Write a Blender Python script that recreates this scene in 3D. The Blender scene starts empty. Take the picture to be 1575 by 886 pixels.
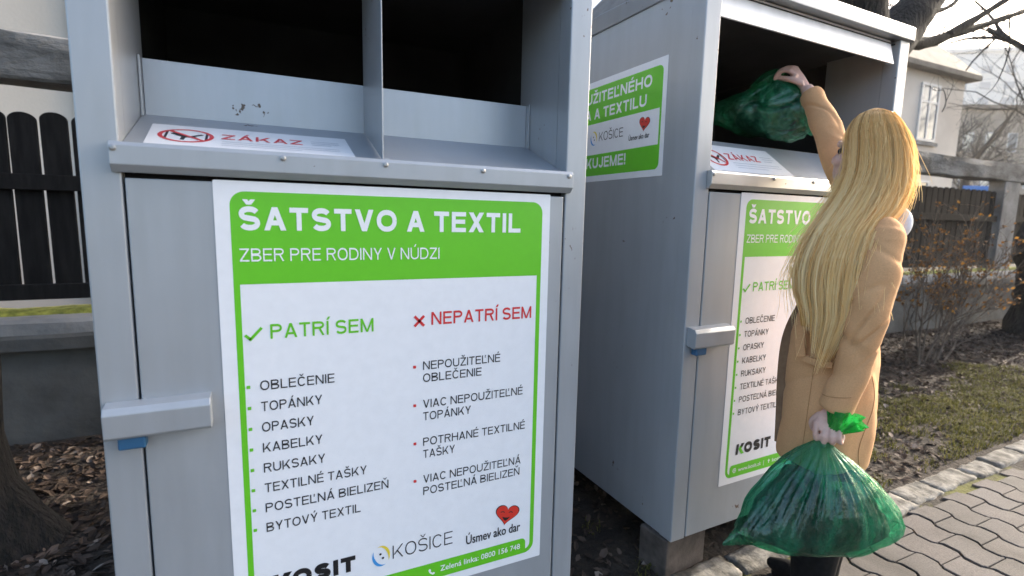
import bpy, bmesh, math, random
from mathutils import Vector, Matrix, noise
from mathutils.geometry import tessellate_polygon
SC = bpy.context.scene
COL = SC.collection
R = math.radians
rnd = random.Random(7)

# ------------------------------------------------------------------ camera
GZ = 0.11                                   # containers stand this high on their bricks
cam = bpy.data.cameras.new('camera')
cam.sensor_fit = 'HORIZONTAL'; cam.sensor_width = 36; cam.lens = 18.153
cam.clip_start = 0.02; cam.clip_end = 2000
cam.dof.use_dof = True; cam.dof.focus_distance = 1.55; cam.dof.aperture_fstop = 2.8
co = bpy.data.objects.new('camera', cam); COL.objects.link(co)
rr = Vector((0.9031, -0.4288, 0.0214)); dn = Vector((-0.0379, -0.1293, -0.9909)); fw = Vector((0.4277, 0.8941, -0.1330))
m = Matrix((rr, -dn, -fw)).transposed().to_4x4()
m.translation = Vector((0.3169, -1.2668, 1.1761 + GZ))
co.matrix_world = m
SC.camera = co

# ------------------------------------------------------------------ sky, sun, exposure
SUN_AZ = 3.2        # degrees from +x towards +y
SUN_EL = 25.0
sd = Vector((math.cos(R(SUN_EL)) * math.cos(R(SUN_AZ)), math.cos(R(SUN_EL)) * math.sin(R(SUN_AZ)), math.sin(R(SUN_EL))))
W = bpy.data.worlds.new('World'); SC.world = W; W.use_nodes = True
nt = W.node_tree; bg = nt.nodes['Background']
sky = nt.nodes.new('ShaderNodeTexSky'); sky.sky_type = 'NISHITA'; sky.sun_disc = False
sky.sun_elevation = R(SUN_EL); sky.sun_rotation = R(90 - SUN_AZ)
sky.air_density = 1.0; sky.dust_density = 4.0; sky.ozone_density = 1.0
nt.links.new(sky.outputs[0], bg.inputs[0]); bg.inputs[1].default_value = 0.15
sun = bpy.data.lights.new('sun', 'SUN'); sun.energy = 2.0; sun.angle = R(0.6); sun.color = (1.0, 0.90, 0.77)
so = bpy.data.objects.new('sun', sun); COL.objects.link(so)
so.rotation_euler = sd.to_track_quat('Z', 'Y').to_euler()
so.location = (6, 0, 6)
SC.view_settings.view_transform = 'Standard'; SC.view_settings.look = 'None'
SC.view_settings.exposure = 1.9; SC.view_settings.gamma = 1
SC.cycles.use_denoising = True
SC.cycles.use_adaptive_sampling = True
SC.cycles.adaptive_threshold = 0.02
SC.cycles.max_bounces = 10; SC.cycles.transparent_max_bounces = 16

# ------------------------------------------------------------------ materials
def new_mat(name):
    m = bpy.data.materials.new(name); m.use_nodes = True
    return m, m.node_tree, m.node_tree.nodes['Principled BSDF']
def ramp(nt, fac, stops):
    r = nt.nodes.new('ShaderNodeValToRGB'); e = r.color_ramp.elements
    while len(e) < len(stops): e.new(0.5)
    for k, (p, c) in enumerate(stops):
        e[k].position = p; e[k].color = (*c, 1)
    nt.links.new(fac, r.inputs[0]); return r.outputs[0]
def tex(nt, kind, scale, detail=4, vec=None, rough=0.55, dist=0.0):
    t = nt.nodes.new('ShaderNodeTex' + kind); t.inputs['Scale'].default_value = scale
    if kind == 'Noise':
        t.inputs['Detail'].default_value = detail; t.inputs['Roughness'].default_value = rough; t.inputs['Distortion'].default_value = dist
    if vec is not None: nt.links.new(vec, t.inputs['Vector'])
    return t
def coords(nt, scale=None):
    c = nt.nodes.new('ShaderNodeTexCoord').outputs['Object']
    if scale:
        mp = nt.nodes.new('ShaderNodeMapping'); mp.inputs['Scale'].default_value = scale
        nt.links.new(c, mp.inputs[0]); c = mp.outputs[0]
    return c
def mixc(nt, fac, a, b):
    x = nt.nodes.new('ShaderNodeMix'); x.data_type = 'RGBA'
    for s, v in ((0, fac), (6, a), (7, b)):
        if isinstance(v, (tuple, list)): x.inputs[s].default_value = (*v, 1)
        elif isinstance(v, (int, float)): x.inputs[s].default_value = v
        else: nt.links.new(v, x.inputs[s])
    return x.outputs[2]
def bump(nt, b, h, strength, dist=0.01):
    n = nt.nodes.new('ShaderNodeBump'); n.inputs['Strength'].default_value = strength; n.inputs['Distance'].default_value = dist
    nt.links.new(h, n.inputs['Height']); nt.links.new(n.outputs[0], b.inputs['Normal'])
def noisy(name, c0, c1, scale, rough=0.7, metal=0.0, bumps=None, detail=5, stretch=None, spec=0.5, lo=0.35, hi=0.65, coat=0.0):
    m, nt, b = new_mat(name); v = coords(nt, stretch)
    n = tex(nt, 'Noise', scale, detail, v)
    nt.links.new(ramp(nt, n.outputs[0], [(lo, c0), (hi, c1)]), b.inputs['Base Color'])
    b.inputs['Roughness'].default_value = rough; b.inputs['Metallic'].default_value = metal
    b.inputs['Specular IOR Level'].default_value = spec
    if coat: b.inputs['Coat Weight'].default_value = coat
    if bumps:
        n2 = tex(nt, 'Noise', bumps[0], 6, v); bump(nt, b, n2.outputs[0], bumps[1], bumps[2])
    return m
def plain(name, c, rough=0.5, metal=0.0, spec=0.5):
    m, nt, b = new_mat(name); b.inputs['Base Color'].default_value = (*c, 1)
    v = coords(nt); n = tex(nt, 'Noise', 35, 3, v)
    nt.links.new(mixc(nt, n.outputs[0], tuple(x * 0.93 for x in c), tuple(min(1, x * 1.05) for x in c)), b.inputs['Base Color'])
    b.inputs['Roughness'].default_value = rough; b.inputs['Metallic'].default_value = metal; b.inputs['Specular IOR Level'].default_value = spec
    return m
def paint(name, c, metal, rough, specks=0.67, chip=(0.10, 0.075, 0.06), grime=0.12):
    m, nt, b = new_mat(name); v = coords(nt)
    n = tex(nt, 'Noise', 3.0, 5, v)
    vs = coords(nt, (9, 9, 1.2)); n3 = tex(nt, 'Noise', 2.2, 4, vs)
    base = mixc(nt, n.outputs[0], tuple(x * (1 - grime) for x in c), tuple(x * (1 + grime * 0.6) for x in c))
    streak = ramp(nt, n3.outputs[0], [(0.35, (0.86, 0.855, 0.84)), (0.6, (1, 1, 1))])
    mm = nt.nodes.new('ShaderNodeMix'); mm.data_type = 'RGBA'; mm.blend_type = 'MULTIPLY'; mm.inputs[0].default_value = 0.45
    nt.links.new(base, mm.inputs[6]); nt.links.new(streak, mm.inputs[7])
    sp = tex(nt, 'Noise', 42, 2, v); sp2 = tex(nt, 'Noise', 5, 2, v)
    mu = nt.nodes.new('ShaderNodeMath'); mu.operation = 'MULTIPLY'
    nt.links.new(sp.outputs[0], mu.inputs[0]); nt.links.new(sp2.outputs[0], mu.inputs[1])
    fac = nt.nodes.new('ShaderNodeMapRange'); fac.inputs[1].default_value = specks * 0.66; fac.inputs[2].default_value = specks * 0.66 + 0.02
    nt.links.new(mu.outputs[0], fac.inputs[0])
    nt.links.new(mixc(nt, fac.outputs[0], mm.outputs[2], chip), b.inputs['Base Color'])
    rg = nt.nodes.new('ShaderNodeMapRange'); rg.inputs[3].default_value = rough - 0.06; rg.inputs[4].default_value = rough + 0.10
    nt.links.new(n3.outputs[0], rg.inputs[0]); nt.links.new(rg.outputs[0], b.inputs['Roughness'])
    b.inputs['Metallic'].default_value = metal
    n4 = tex(nt, 'Noise', 2.4, 2, v); bump(nt, b, n4.outputs[0], 0.18, 0.02)
    return m
M = {}
M['paint'] = paint('grey_paint', (0.375, 0.40, 0.43), 0.30, 0.36, 0.675, chip=(0.14, 0.09, 0.06))
M['paint2'] = paint('worn_grey_paint', (0.385, 0.405, 0.43), 0.25, 0.38, 0.685, chip=(0.13, 0.085, 0.06))
M['alu'] = paint('worn_bare_metal', (0.52, 0.52, 0.52), 0.75, 0.36, 0.64)
M['cap'] = paint('grey_cap_metal', (0.27, 0.285, 0.31), 0.55, 0.33, 0.66)
M['header'] = paint('glare_white_header', (0.80, 0.79, 0.78), 0.2, 0.38, 0.68)  # whitened to carry the sky and sun glare on the header
M['board'] = paint('board_paint', (0.44, 0.47, 0.51), 0.45, 0.33, 0.715)
M['shade_liner'] = noisy('shade_black_inside', (0.012, 0.012, 0.012), (0.03, 0.03, 0.03), 4, 0.8)  # near black stands in for the deep shade of the opening
M['gap'] = plain('black_gap_and_sole', (0.01, 0.01, 0.011), 0.8)  # black for the shade in the door gap; boot soles share it
M['vinyl'] = plain('white_vinyl', (0.80, 0.81, 0.84), 0.32)
M['green'] = plain('green_print', (0.13, 0.54, 0.018), 0.34)
M['white_print'] = plain('white_print', (0.82, 0.84, 0.86), 0.34)
M['black_print'] = plain('black_print', (0.012, 0.012, 0.014), 0.4)
M['red_print'] = plain('red_print', (0.62, 0.03, 0.035), 0.36)
M['heart'] = plain('heart_print', (0.66, 0.035, 0.022), 0.36)
M['grey_print'] = plain('pale_grey_print', (0.52, 0.55, 0.60), 0.4)
M['blue_print'] = plain('blue_print', (0.05, 0.30, 0.68), 0.36)
M['yellow_print'] = plain('yellow_print', (0.80, 0.62, 0.05), 0.36)
M['lock'] = plain('blue_padlock', (0.02, 0.095, 0.20), 0.45)
M['screw'] = plain('zinc_screw', (0.36, 0.365, 0.37), 0.4, 0.8)
M['brick'] = noisy('concrete_brick', (0.045, 0.036, 0.031), (0.11, 0.09, 0.078), 14, 0.9, bumps=(60, 0.5, 0.006))
M['granite'] = noisy('granite_kerb', (0.055, 0.052, 0.044), (0.235, 0.222, 0.195), 13, 0.9, bumps=(55, 0.9, 0.008), detail=10, lo=.38, hi=.62)
M['concrete'] = noisy('old_concrete', (0.14, 0.135, 0.13), (0.30, 0.29, 0.275), 3.2, 0.9, bumps=(18, 0.6, 0.012), detail=8)
M['concrete_dark'] = noisy('stained_concrete', (0.05, 0.048, 0.044), (0.12, 0.115, 0.105), 2.6, 0.9, bumps=(14, 0.6, 0.014), detail=8)
M['beam'] = noisy('weathered_concrete_beam', (0.045, 0.045, 0.043), (0.20, 0.20, 0.198), 3.0, 0.9, bumps=(22, 0.8, 0.015), detail=9, stretch=(1, 1, 2.2))
M['picket'] = noisy('black_stained_wood', (0.006, 0.0055, 0.0055), (0.014, 0.013, 0.0125), 9, 0.85, spec=0.2, bumps=(30, 0.3, 0.004), stretch=(4, 4, 0.6))
M['moss'] = noisy('moss', (0.10, 0.11, 0.012), (0.30, 0.30, 0.05), 22, 0.95, bumps=(50, 0.9, 0.01))
M['soil'] = noisy('dark_soil', (0.014, 0.010, 0.007), (0.042, 0.030, 0.020), 7, 0.95, bumps=(40, 1.0, 0.02), detail=9)
M['joint'] = noisy('joint_soil_and_moss', (0.024, 0.019, 0.014), (0.085, 0.085, 0.012), 6, 0.95, bumps=(60, 1.0, 0.008), lo=0.48, hi=0.60)
M['paver'] = None
M['bark'] = noisy('dark_bark', (0.011, 0.009, 0.008), (0.042, 0.036, 0.030), 14, 0.95, bumps=(20, 1.0, 0.03), stretch=(2, 2, 0.5), detail=8)
M['dark_bark'] = noisy('blackish_bark', (0.005, 0.0045, 0.004), (0.022, 0.019, 0.016), 16, 0.95, bumps=(24, 1.0, 0.04), stretch=(2, 2, 0.5), detail=9)
M['twig'] = noisy('grey_twig', (0.055, 0.042, 0.032), (0.17, 0.135, 0.105), 12, 0.85)
M['cream'] = noisy('cream_render', (0.62, 0.55, 0.46), (0.72, 0.65, 0.56), 0.7, 0.9, bumps=(30, 0.2, 0.01))
M['greyrender'] = noisy('grey_beige_render', (0.56, 0.49, 0.42), (0.68, 0.61, 0.53), 0.6, 0.9, bumps=(20, 0.2, 0.01))
M['brownrender'] = noisy('brown_render', (0.24, 0.205, 0.165), (0.33, 0.285, 0.235), 0.3, 0.9)
M['pale'] = noisy('pale_panel', (0.70, 0.67, 0.62), (0.80, 0.77, 0.72), 0.15, 0.8)
M['roof'] = noisy('grey_roof_tiles', (0.085, 0.078, 0.068), (0.14, 0.125, 0.11), 2.2, 0.85, bumps=(9, 0.5, 0.04))
M['chimney'] = noisy('brick_chimney', (0.22, 0.13, 0.09), (0.34, 0.22, 0.15), 3, 0.9)
M['glass'] = plain('window_glass', (0.12, 0.14, 0.17), 0.08, 0.0, 0.9)
M['pale_glass'] = plain('haze_paled_glass', (0.42, 0.43, 0.45), 0.3)  # glass colour paled to put distance haze on the far block
M['frame'] = plain('white_window_frame', (0.55, 0.55, 0.55), 0.5)
M['glare_panes'] = plain('painted_window_glare', (0.80, 0.74, 0.60), 0.6)  # pale colour painting bright reflections in the far windows
M['blue'] = plain('blue_panel', (0.08, 0.22, 0.55), 0.5)
M['grass'] = None
M['boot'] = noisy('black_suede', (0.003, 0.003, 0.0035), (0.008, 0.008, 0.009), 60, 0.85, spec=0.2)
M['denim'] = noisy('blue_denim', (0.02, 0.045, 0.11), (0.05, 0.09, 0.18), 50, 0.9)
M['hood'] = noisy('white_fleece', (0.70, 0.70, 0.72), (0.82, 0.82, 0.84), 40, 0.9, bumps=(120, 0.4, 0.004))
M['shaded_lining'] = noisy('shaded_brown_lining', (0.17, 0.095, 0.05), (0.22, 0.13, 0.07), 30, 0.8)  # lining brown deepened with the shade on the coat front

def paver_mat():
    m, nt, b = new_mat('concrete_pavers'); v = coords(nt)
    at = nt.nodes.new('ShaderNodeAttribute'); at.attribute_name = 'tint'
    n = tex(nt, 'Noise', 3.2, 9, v, .62, .4); n2 = tex(nt, 'Noise', 160, 3, v)
    c = ramp(nt, n.outputs[0], [(0.30, (0.038, 0.033, 0.029)), (0.46, (0.074, 0.066, 0.062)), (0.72, (0.108, 0.096, 0.090))])
    sp = ramp(nt, n2.outputs[0], [(0.35, (0.72, 0.72, 0.72)), (0.62, (1.06, 1.06, 1.06))])
    mm = nt.nodes.new('ShaderNodeMix'); mm.data_type = 'RGBA'; mm.blend_type = 'MULTIPLY'; mm.inputs[0].default_value = 1
    nt.links.new(c, mm.inputs[6]); nt.links.new(sp, mm.inputs[7])
    m2 = nt.nodes.new('ShaderNodeMix'); m2.data_type = 'RGBA'; m2.blend_type = 'MULTIPLY'; m2.inputs[0].default_value = 1
    nt.links.new(mm.outputs[2], m2.inputs[6]); nt.links.new(at.outputs['Color'], m2.inputs[7])
    nt.links.new(m2.outputs[2], b.inputs['Base Color']); b.inputs['Roughness'].default_value = 0.85
    bump(nt, b, n2.outputs[0], 0.35, 0.004); return m
M['paver'] = paver_mat()
def attr_mat(name, stops, rough, translucent=0.0, spec=0.3):
    m, nt, b = new_mat(name)
    at = nt.nodes.new('ShaderNodeAttribute'); at.attribute_name = 'tint'
    sx = nt.nodes.new('ShaderNodeSeparateColor'); nt.links.new(at.outputs['Color'], sx.inputs[0])
    c = ramp(nt, sx.outputs[0], stops); nt.links.new(c, b.inputs['Base Color'])
    b.inputs['Roughness'].default_value = rough; b.inputs['Specular IOR Level'].default_value = spec
    if translucent:
        tr = nt.nodes.new('ShaderNodeBsdfTranslucent'); nt.links.new(c, tr.inputs[0])
        mx = nt.nodes.new('ShaderNodeMixShader'); mx.inputs[0].default_value = translucent
        nt.links.new(b.outputs[0], mx.inputs[1]); nt.links.new(tr.outputs[0], mx.inputs[2])
        nt.links.new(mx.outputs[0], nt.nodes['Material Output'].inputs[0])
    return m
M['leaf_litter'] = attr_mat('dry_fallen_leaves', [(0, (0.022, 0.015, 0.011)), (0.5, (0.065, 0.044, 0.032)), (0.85, (0.14, 0.10, 0.077)), (1, (0.27, 0.22, 0.18))], 0.8, 0.1)
M['shrub_leaf'] = attr_mat('dried_orange_leaves', [(0, (0.07, 0.035, 0.012)), (0.6, (0.19, 0.088, 0.022)), (1, (0.40, 0.20, 0.04))], 0.7, 0.35)
M['grass'] = attr_mat('grass_blades', [(0, (0.045, 0.046, 0.010)), (0.6, (0.105, 0.105, 0.018)), (1, (0.21, 0.18, 0.060))], 0.7, 0.3)
M['hair'] = attr_mat('blond_hair', [(0, (0.36, 0.185, 0.055)), (0.30, (0.74, 0.415, 0.130)), (0.65, (0.93, 0.67, 0.30)), (1, (0.98, 0.82, 0.50))], 0.40, 0.38, 0.4)

def skin_mat():
    m, nt, b = new_mat('skin'); v = coords(nt); n = tex(nt, 'Noise', 18, 5, v)
    nt.links.new(ramp(nt, n.outputs[0], [(0.35, (0.52, 0.30, 0.235)), (0.65, (0.64, 0.41, 0.335))]), b.inputs['Base Color'])
    b.inputs['Roughness'].default_value = 0.5; b.inputs['Subsurface Weight'].default_value = 0.12
    b.inputs['Subsurface Radius'].default_value = (0.01, 0.004, 0.002)
    n2 = tex(nt, 'Noise', 220, 3, v); bump(nt, b, n2.outputs[0], 0.15, 0.002); return m
M['skin'] = skin_mat()
def coat_mat():
    m, nt, b = new_mat('camel_wool'); v = coords(nt); n = tex(nt, 'Noise', 8, 5, v); n2 = tex(nt, 'Noise', 260, 4, v)
    a = ramp(nt, n.outputs[0], [(0.3, (0.54, 0.29, 0.138)), (0.7, (0.62, 0.34, 0.165))])
    f = ramp(nt, n2.outputs[0], [(0.3, (0.91, 0.91, 0.91)), (0.7, (1.06, 1.06, 1.06))])
    mm = nt.nodes.new('ShaderNodeMix'); mm.data_type = 'RGBA'; mm.blend_type = 'MULTIPLY'; mm.inputs[0].default_value = 1
    nt.links.new(a, mm.inputs[6]); nt.links.new(f, mm.inputs[7]); nt.links.new(mm.outputs[2], b.inputs['Base Color'])
    b.inputs['Roughness'].default_value = 0.95; b.inputs['Sheen Weight'].default_value = 0.12; b.inputs['Sheen Roughness'].default_value = 0.4
    b.inputs['Sheen Tint'].default_value = (1, 0.85, 0.65, 1); b.inputs['Specular IOR Level'].default_value = 0.15
    bump(nt, b, n2.outputs[0], 0.22, 0.003); return m
M['coat'] = coat_mat()
def film_mat(name, tint, body, clear):
    m = bpy.data.materials.new(name); m.use_nodes = True; nt = m.node_tree
    for n in list(nt.nodes):
        if n.type != 'OUTPUT_MATERIAL': nt.nodes.remove(n)
    out = [n for n in nt.nodes if n.type == 'OUTPUT_MATERIAL'][0]
    v = coords(nt, (1, 1, 0.25)); n1 = tex(nt, 'Noise', 34, 4, v, 0.55, 0.5)
    bp = nt.nodes.new('ShaderNodeBump'); bp.inputs['Strength'].default_value = 0.55; bp.inputs['Distance'].default_value = 0.02
    nt.links.new(n1.outputs[0], bp.inputs['Height'])
    t = nt.nodes.new('ShaderNodeBsdfTransparent'); t.inputs[0].default_value = (*tint, 1)
    tl = nt.nodes.new('ShaderNodeBsdfTranslucent'); tl.inputs[0].default_value = (*body, 1)
    df = nt.nodes.new('ShaderNodeBsdfDiffuse'); df.inputs[0].default_value = (*body, 1)
    gl = nt.nodes.new('ShaderNodeBsdfGlossy'); gl.inputs['Roughness'].default_value = 0.24; gl.inputs[0].default_value = (0.9, 1, 0.95, 1)
    for s in (tl, df, gl): nt.links.new(bp.outputs[0], s.inputs['Normal'])
    a = nt.nodes.new('ShaderNodeMixShader'); a.inputs[0].default_value = 0.45
    nt.links.new(tl.outputs[0], a.inputs[1]); nt.links.new(df.outputs[0], a.inputs[2])
    b_ = nt.nodes.new('ShaderNodeMixShader')
    st = tex(nt, 'Noise', 26, 5, coords(nt, (1, 1, 0.16)), 0.6, 0.6); cr = nt.nodes.new('ShaderNodeMapRange')
    cr.inputs[1].default_value = 0.42; cr.inputs[2].default_value = 0.64; cr.inputs[3].default_value = min(1, clear + .09); cr.inputs[4].default_value = clear - .26
    nt.links.new(st.outputs[0], cr.inputs[0]); nt.links.new(cr.outputs[0], b_.inputs[0])
    nt.links.new(a.outputs[0], b_.inputs[1]); nt.links.new(t.outputs[0], b_.inputs[2])
    lw = nt.nodes.new('ShaderNodeLayerWeight'); lw.inputs[0].default_value = 0.35; nt.links.new(bp.outputs[0], lw.inputs['Normal'])
    mr = nt.nodes.new('ShaderNodeMapRange'); mr.inputs[3].default_value = 0.035; mr.inputs[4].default_value = 0.40
    nt.links.new(lw.outputs['Fresnel'], mr.inputs[0])
    c = nt.nodes.new('ShaderNodeMixShader'); nt.links.new(mr.outputs[0], c.inputs[0])
    nt.links.new(b_.outputs[0], c.inputs[1]); nt.links.new(gl.outputs[0], c.inputs[2])
    nt.links.new(c.outputs[0], out.inputs[0]); return m
M['film'] = film_mat('green_plastic_film', (0.28, 0.80, 0.58), (0.015, 0.38, 0.20), 0.86)
M['film_light'] = film_mat('raised_green_plastic_film', (0.30, 0.84, 0.58), (0.025, 0.46, 0.22), 0.78)
M['film_bright'] = film_mat('bright_green_plastic_film', (0.25, 0.85, 0.35), (0.02, 0.36, 0.07), 0.50)
M['clothes'] = noisy('dark_clothes', (0.005, 0.005, 0.008), (0.03, 0.03, 0.045), 9, 0.9, bumps=(14, 0.9, 0.03))

# ------------------------------------------------------------------ mesh helpers
class MB:
    def __init__(s): s.v = []; s.f = []; s.c = None
    def add(s, v, f):
        o = len(s.v); s.v += [tuple(p) for p in v]; s.f += [tuple(i + o for i in q) for q in f]; return s
    def box(s, x0, x1, y0, y1, z0, z1):
        return s.add([(x0,y0,z0),(x1,y0,z0),(x1,y1,z0),(x0,y1,z0),(x0,y0,z1),(x1,y0,z1),(x1,y1,z1),(x0,y1,z1)],
                     [(3,2,1,0),(4,5,6,7),(0,1,5,4),(1,2,6,5),(2,3,7,6),(3,0,4,7)])
    def prism_x(s, prof, x0, x1):            # closed profile of (y,z) extruded along x
        n = len(prof)
        v = [(x0, y, z) for y, z in prof] + [(x1, y, z) for y, z in prof]
        return s.add(v, [tuple(range(n))[::-1], tuple(range(n, 2*n))] + [(i, (i+1) % n, n + (i+1) % n, n + i) for i in range(n)])
    def prism_y(s, prof, y0, y1):            # closed profile of (x,z) extruded along y
        n = len(prof)
        v = [(x, y0, z) for x, z in prof] + [(x, y1, z) for x, z in prof]
        return s.add(v, [tuple(range(n)), tuple(range(n, 2*n))[::-1]] + [(i, n + i, n + (i+1) % n, (i+1) % n) for i in range(n)])
    def tube(s, pts, rad, k=8, cap=True):
        pts = [Vector(p) for p in pts]; n = len(pts)
        if not isinstance(rad, (list, tuple)): rad = [rad] * n
        up = Vector((0.31, 0.17, 0.93)); rows = []
        t0 = (pts[1] - pts[0]).normalized(); u = t0.cross(up)
        if u.length < 1e-3: u = t0.cross(Vector((1, 0, 0)))
        u.normalize()
        for i in range(n):
            t = (pts[min(i+1, n-1)] - pts[max(i-1, 0)])
            t = t.normalized() if t.length > 1e-9 else t0
            u = (u - t * u.dot(t)); u = u.normalized() if u.length > 1e-6 else t.orthogonal().normalized()
            w = t.cross(u); r = rad[i]
            e = r if isinstance(r, tuple) else (r, r)
            rows.append([pts[i] + u * e[0] * math.cos(2*math.pi*j/k) + w * e[1] * math.sin(2*math.pi*j/k) for j in range(k)])
        v = [p for row in rows for p in row]
        f = [(i*k + j, i*k + (j+1) % k, (i+1)*k + (j+1) % k, (i+1)*k + j) for i in range(n-1) for j in range(k)]
        if cap: f += [tuple(range(k))[::-1], tuple((n-1)*k + j for j in range(k))]
        return s.add(v, f)
    def loft(s, rows, cap=True, closed=True):
        k = len(rows[0]); n = len(rows)
        v = [p for r in rows for p in r]
        f = [(i*k + j, i*k + (j+1) % k, (i+1)*k + (j+1) % k, (i+1)*k + j) for i in range(n-1) for j in range(k if closed else k-1)]
        if cap and closed: f += [tuple(range(k))[::-1], tuple((n-1)*k + j for j in range(k))]
        return s.add(v, f)
    def ball(s, c, r, seg=16, rings=10, M3=None):
        c = Vector(c); rows = []
        if not isinstance(r, (tuple, list)): r = (r, r, r)
        v = []; 
        for i in range(1, rings):
            th = math.pi * i / rings
            for j in range(seg):
                p = Vector((r[0]*math.sin(th)*math.cos(2*math.pi*j/seg), r[1]*math.sin(th)*math.sin(2*math.pi*j/seg), r[2]*math.cos(th)))
                v.append(c + (M3 @ p if M3 else p))
        f = [(i*seg + j, (i+1)*seg + j, (i+1)*seg + (j+1) % seg, i*seg + (j+1) % seg) for i in range(rings-2) for j in range(seg)]
        a = Vector((0,0,r[2])); b = len(v)
        v += [c + (M3 @ a if M3 else a), c - (M3 @ a if M3 else a)]
        f += [(b, j, (j+1) % seg) for j in range(seg)]
        f += [(b+1, (rings-2)*seg + (j+1) % seg, (rings-2)*seg + j) for j in range(seg)]
        return s.add(v, f)
    def build(s, name, mat, parent=None, bevel=0.0, smooth=False, seg=2, angle=None):
        me = bpy.data.meshes.new(name); me.from_pydata(s.v, [], s.f); me.update()
        bm = bmesh.new(); bm.from_mesh(me)
        bmesh.ops.recalc_face_normals(bm, faces=bm.faces)
        if bevel:
            es = [e for e in bm.edges if len(e.link_faces) == 2 and e.calc_face_angle(0) > 0.5]
            bmesh.ops.bevel(bm, geom=es, offset=bevel, segments=seg, affect='EDGES', profile=0.5, clamp_overlap=True)
        bm.to_mesh(me); bm.free()
        if s.c is not None:
            ca = me.color_attributes.new('tint', 'FLOAT_COLOR', 'POINT')
            buf = [x for c in s.c for x in ((c, c, c, 1.0) if not isinstance(c, tuple) else (*c, 1.0))]
            ca.data.foreach_set('color', buf)
        if smooth:
            me.polygons.foreach_set('use_smooth', [True] * len(me.polygons))
        me.materials.append(mat)
        o = bpy.data.objects.new(name, me); COL.objects.link(o)
        if parent: o.parent = parent
        return o
def tag(o, label=None, cat=None, group=None, kind=None):
    if label: o['label'] = label
    if cat: o['category'] = cat
    if group: o['group'] = group
    if kind: o['kind'] = kind
    return o
def empty(name, loc=(0,0,0), rz=0.0, label=None, cat=None, group=None):
    o = bpy.data.objects.new(name, None); COL.objects.link(o); o.location = loc; o.rotation_euler = (0, 0, rz)
    o.empty_display_size = 0.1
    return tag(o, label, cat, group)
SIDE = bpy.data.scenes.new('side')          # a bench scene in which text and remeshed shapes are evaluated
def evaluated(o):
    SIDE.collection.objects.link(o)
    vl = SIDE.view_layers[0]; vl.update(); dg = vl.depsgraph
    me = bpy.data.meshes.new_from_object(o.evaluated_get(dg), depsgraph=dg)
    SIDE.collection.objects.unlink(o); return me
HCAP = {}
def remesh(mb, voxel, smooth_iter=4, factor=0.5):
    me = bpy.data.meshes.new('raw'); me.from_pydata(mb.v, [], mb.f); me.update()
    bm = bmesh.new(); bm.from_mesh(me); bmesh.ops.recalc_face_normals(bm, faces=bm.faces); bm.to_mesh(me); bm.free()
    o = bpy.data.objects.new('raw', me)
    r = o.modifiers.new('r', 'REMESH'); r.mode = 'VOXEL'; r.voxel_size = voxel; r.use_smooth_shade = True
    if smooth_iter:
        sm = o.modifiers.new('s', 'SMOOTH'); sm.iterations = smooth_iter; sm.factor = factor
    me2 = evaluated(o); bpy.data.objects.remove(o); return me2
def mesh_obj(name, me, mat, parent=None):
    me.materials.clear(); me.materials.append(mat); me.name = name
    me.polygons.foreach_set('use_smooth', [True] * len(me.polygons))
    o = bpy.data.objects.new(name, me); COL.objects.link(o)
    if parent: o.parent = parent
    return o
def catmull(pts, n):
    P = [Vector(p) for p in pts]; out = []
    for i in range(len(P) - 1):
        a, b, c, d = P[max(i-1,0)], P[i], P[i+1], P[min(i+2, len(P)-1)]
        for k in range(n):
            t = k / n
            out.append(0.5*((2*b) + (c-a)*t + (2*a-5*b+4*c-d)*t*t + (3*b-a-3*c+d)*t**3))
    out.append(P[-1]); return out
def lerp(a, b, t): return a + (b - a) * t
def interp(tab, x):
    if x <= tab[0][0]: return tab[0][1]
    for (a, va), (b, vb) in zip(tab, tab[1:]):
        if x <= b: return lerp(va, vb, (x - a) / (b - a))
    return tab[-1][1]

# ------------------------------------------------------------------ flat print: shapes and lettering on a panel
WID = dict(A=1.0, B=.95, C=1.0, D=1.0, E=.86, H=1.0, I=.30, J=.74, K=1.0, L=.80, M=1.14, N=1.0, O=1.07, P=.90, R=.98, S=.92, T=.87, U=.98, V=.96, X=.95, Y=.95, Z=.88)
ACC = {'Š': ('S', 'v'), 'Č': ('C', 'v'), 'Ž': ('Z', 'v'), 'Ň': ('N', 'v'), 'Ď': ('D', 'v'), 'Á': ('A', '/'), 'É': ('E', '/'), 'Í': ('I', '/'), 'Ú': ('U', '/'), 'Ý': ('Y', '/'), 'Ľ': ('L', "'")}
def ribbon(pts, t):
    n = len(pts); L = []; Rr = []
    for i in range(n):
        d = Vector(pts[min(i+1, n-1)]) - Vector(pts[max(i-1, 0)]); d.normalize(); nn = Vector((-d.y, d.x))*t/2
        L.append((pts[i][0]+nn.x, pts[i][1]+nn.y)); Rr.append((pts[i][0]-nn.x, pts[i][1]-nn.y))
    return [[L[i], Rr[i], Rr[i+1], L[i+1]] for i in range(n-1)]
def arc(cx, cy, rx, ry, a0, a1, n=14, p=1.0):
    out = []
    for i in range(n+1):
        a = R(lerp(a0, a1, i/n)); c, q = math.cos(a), math.sin(a)
        out.append((cx + rx*math.copysign(abs(c)**p, c), cy + ry*math.copysign(abs(q)**p, q)))
    return out
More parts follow.
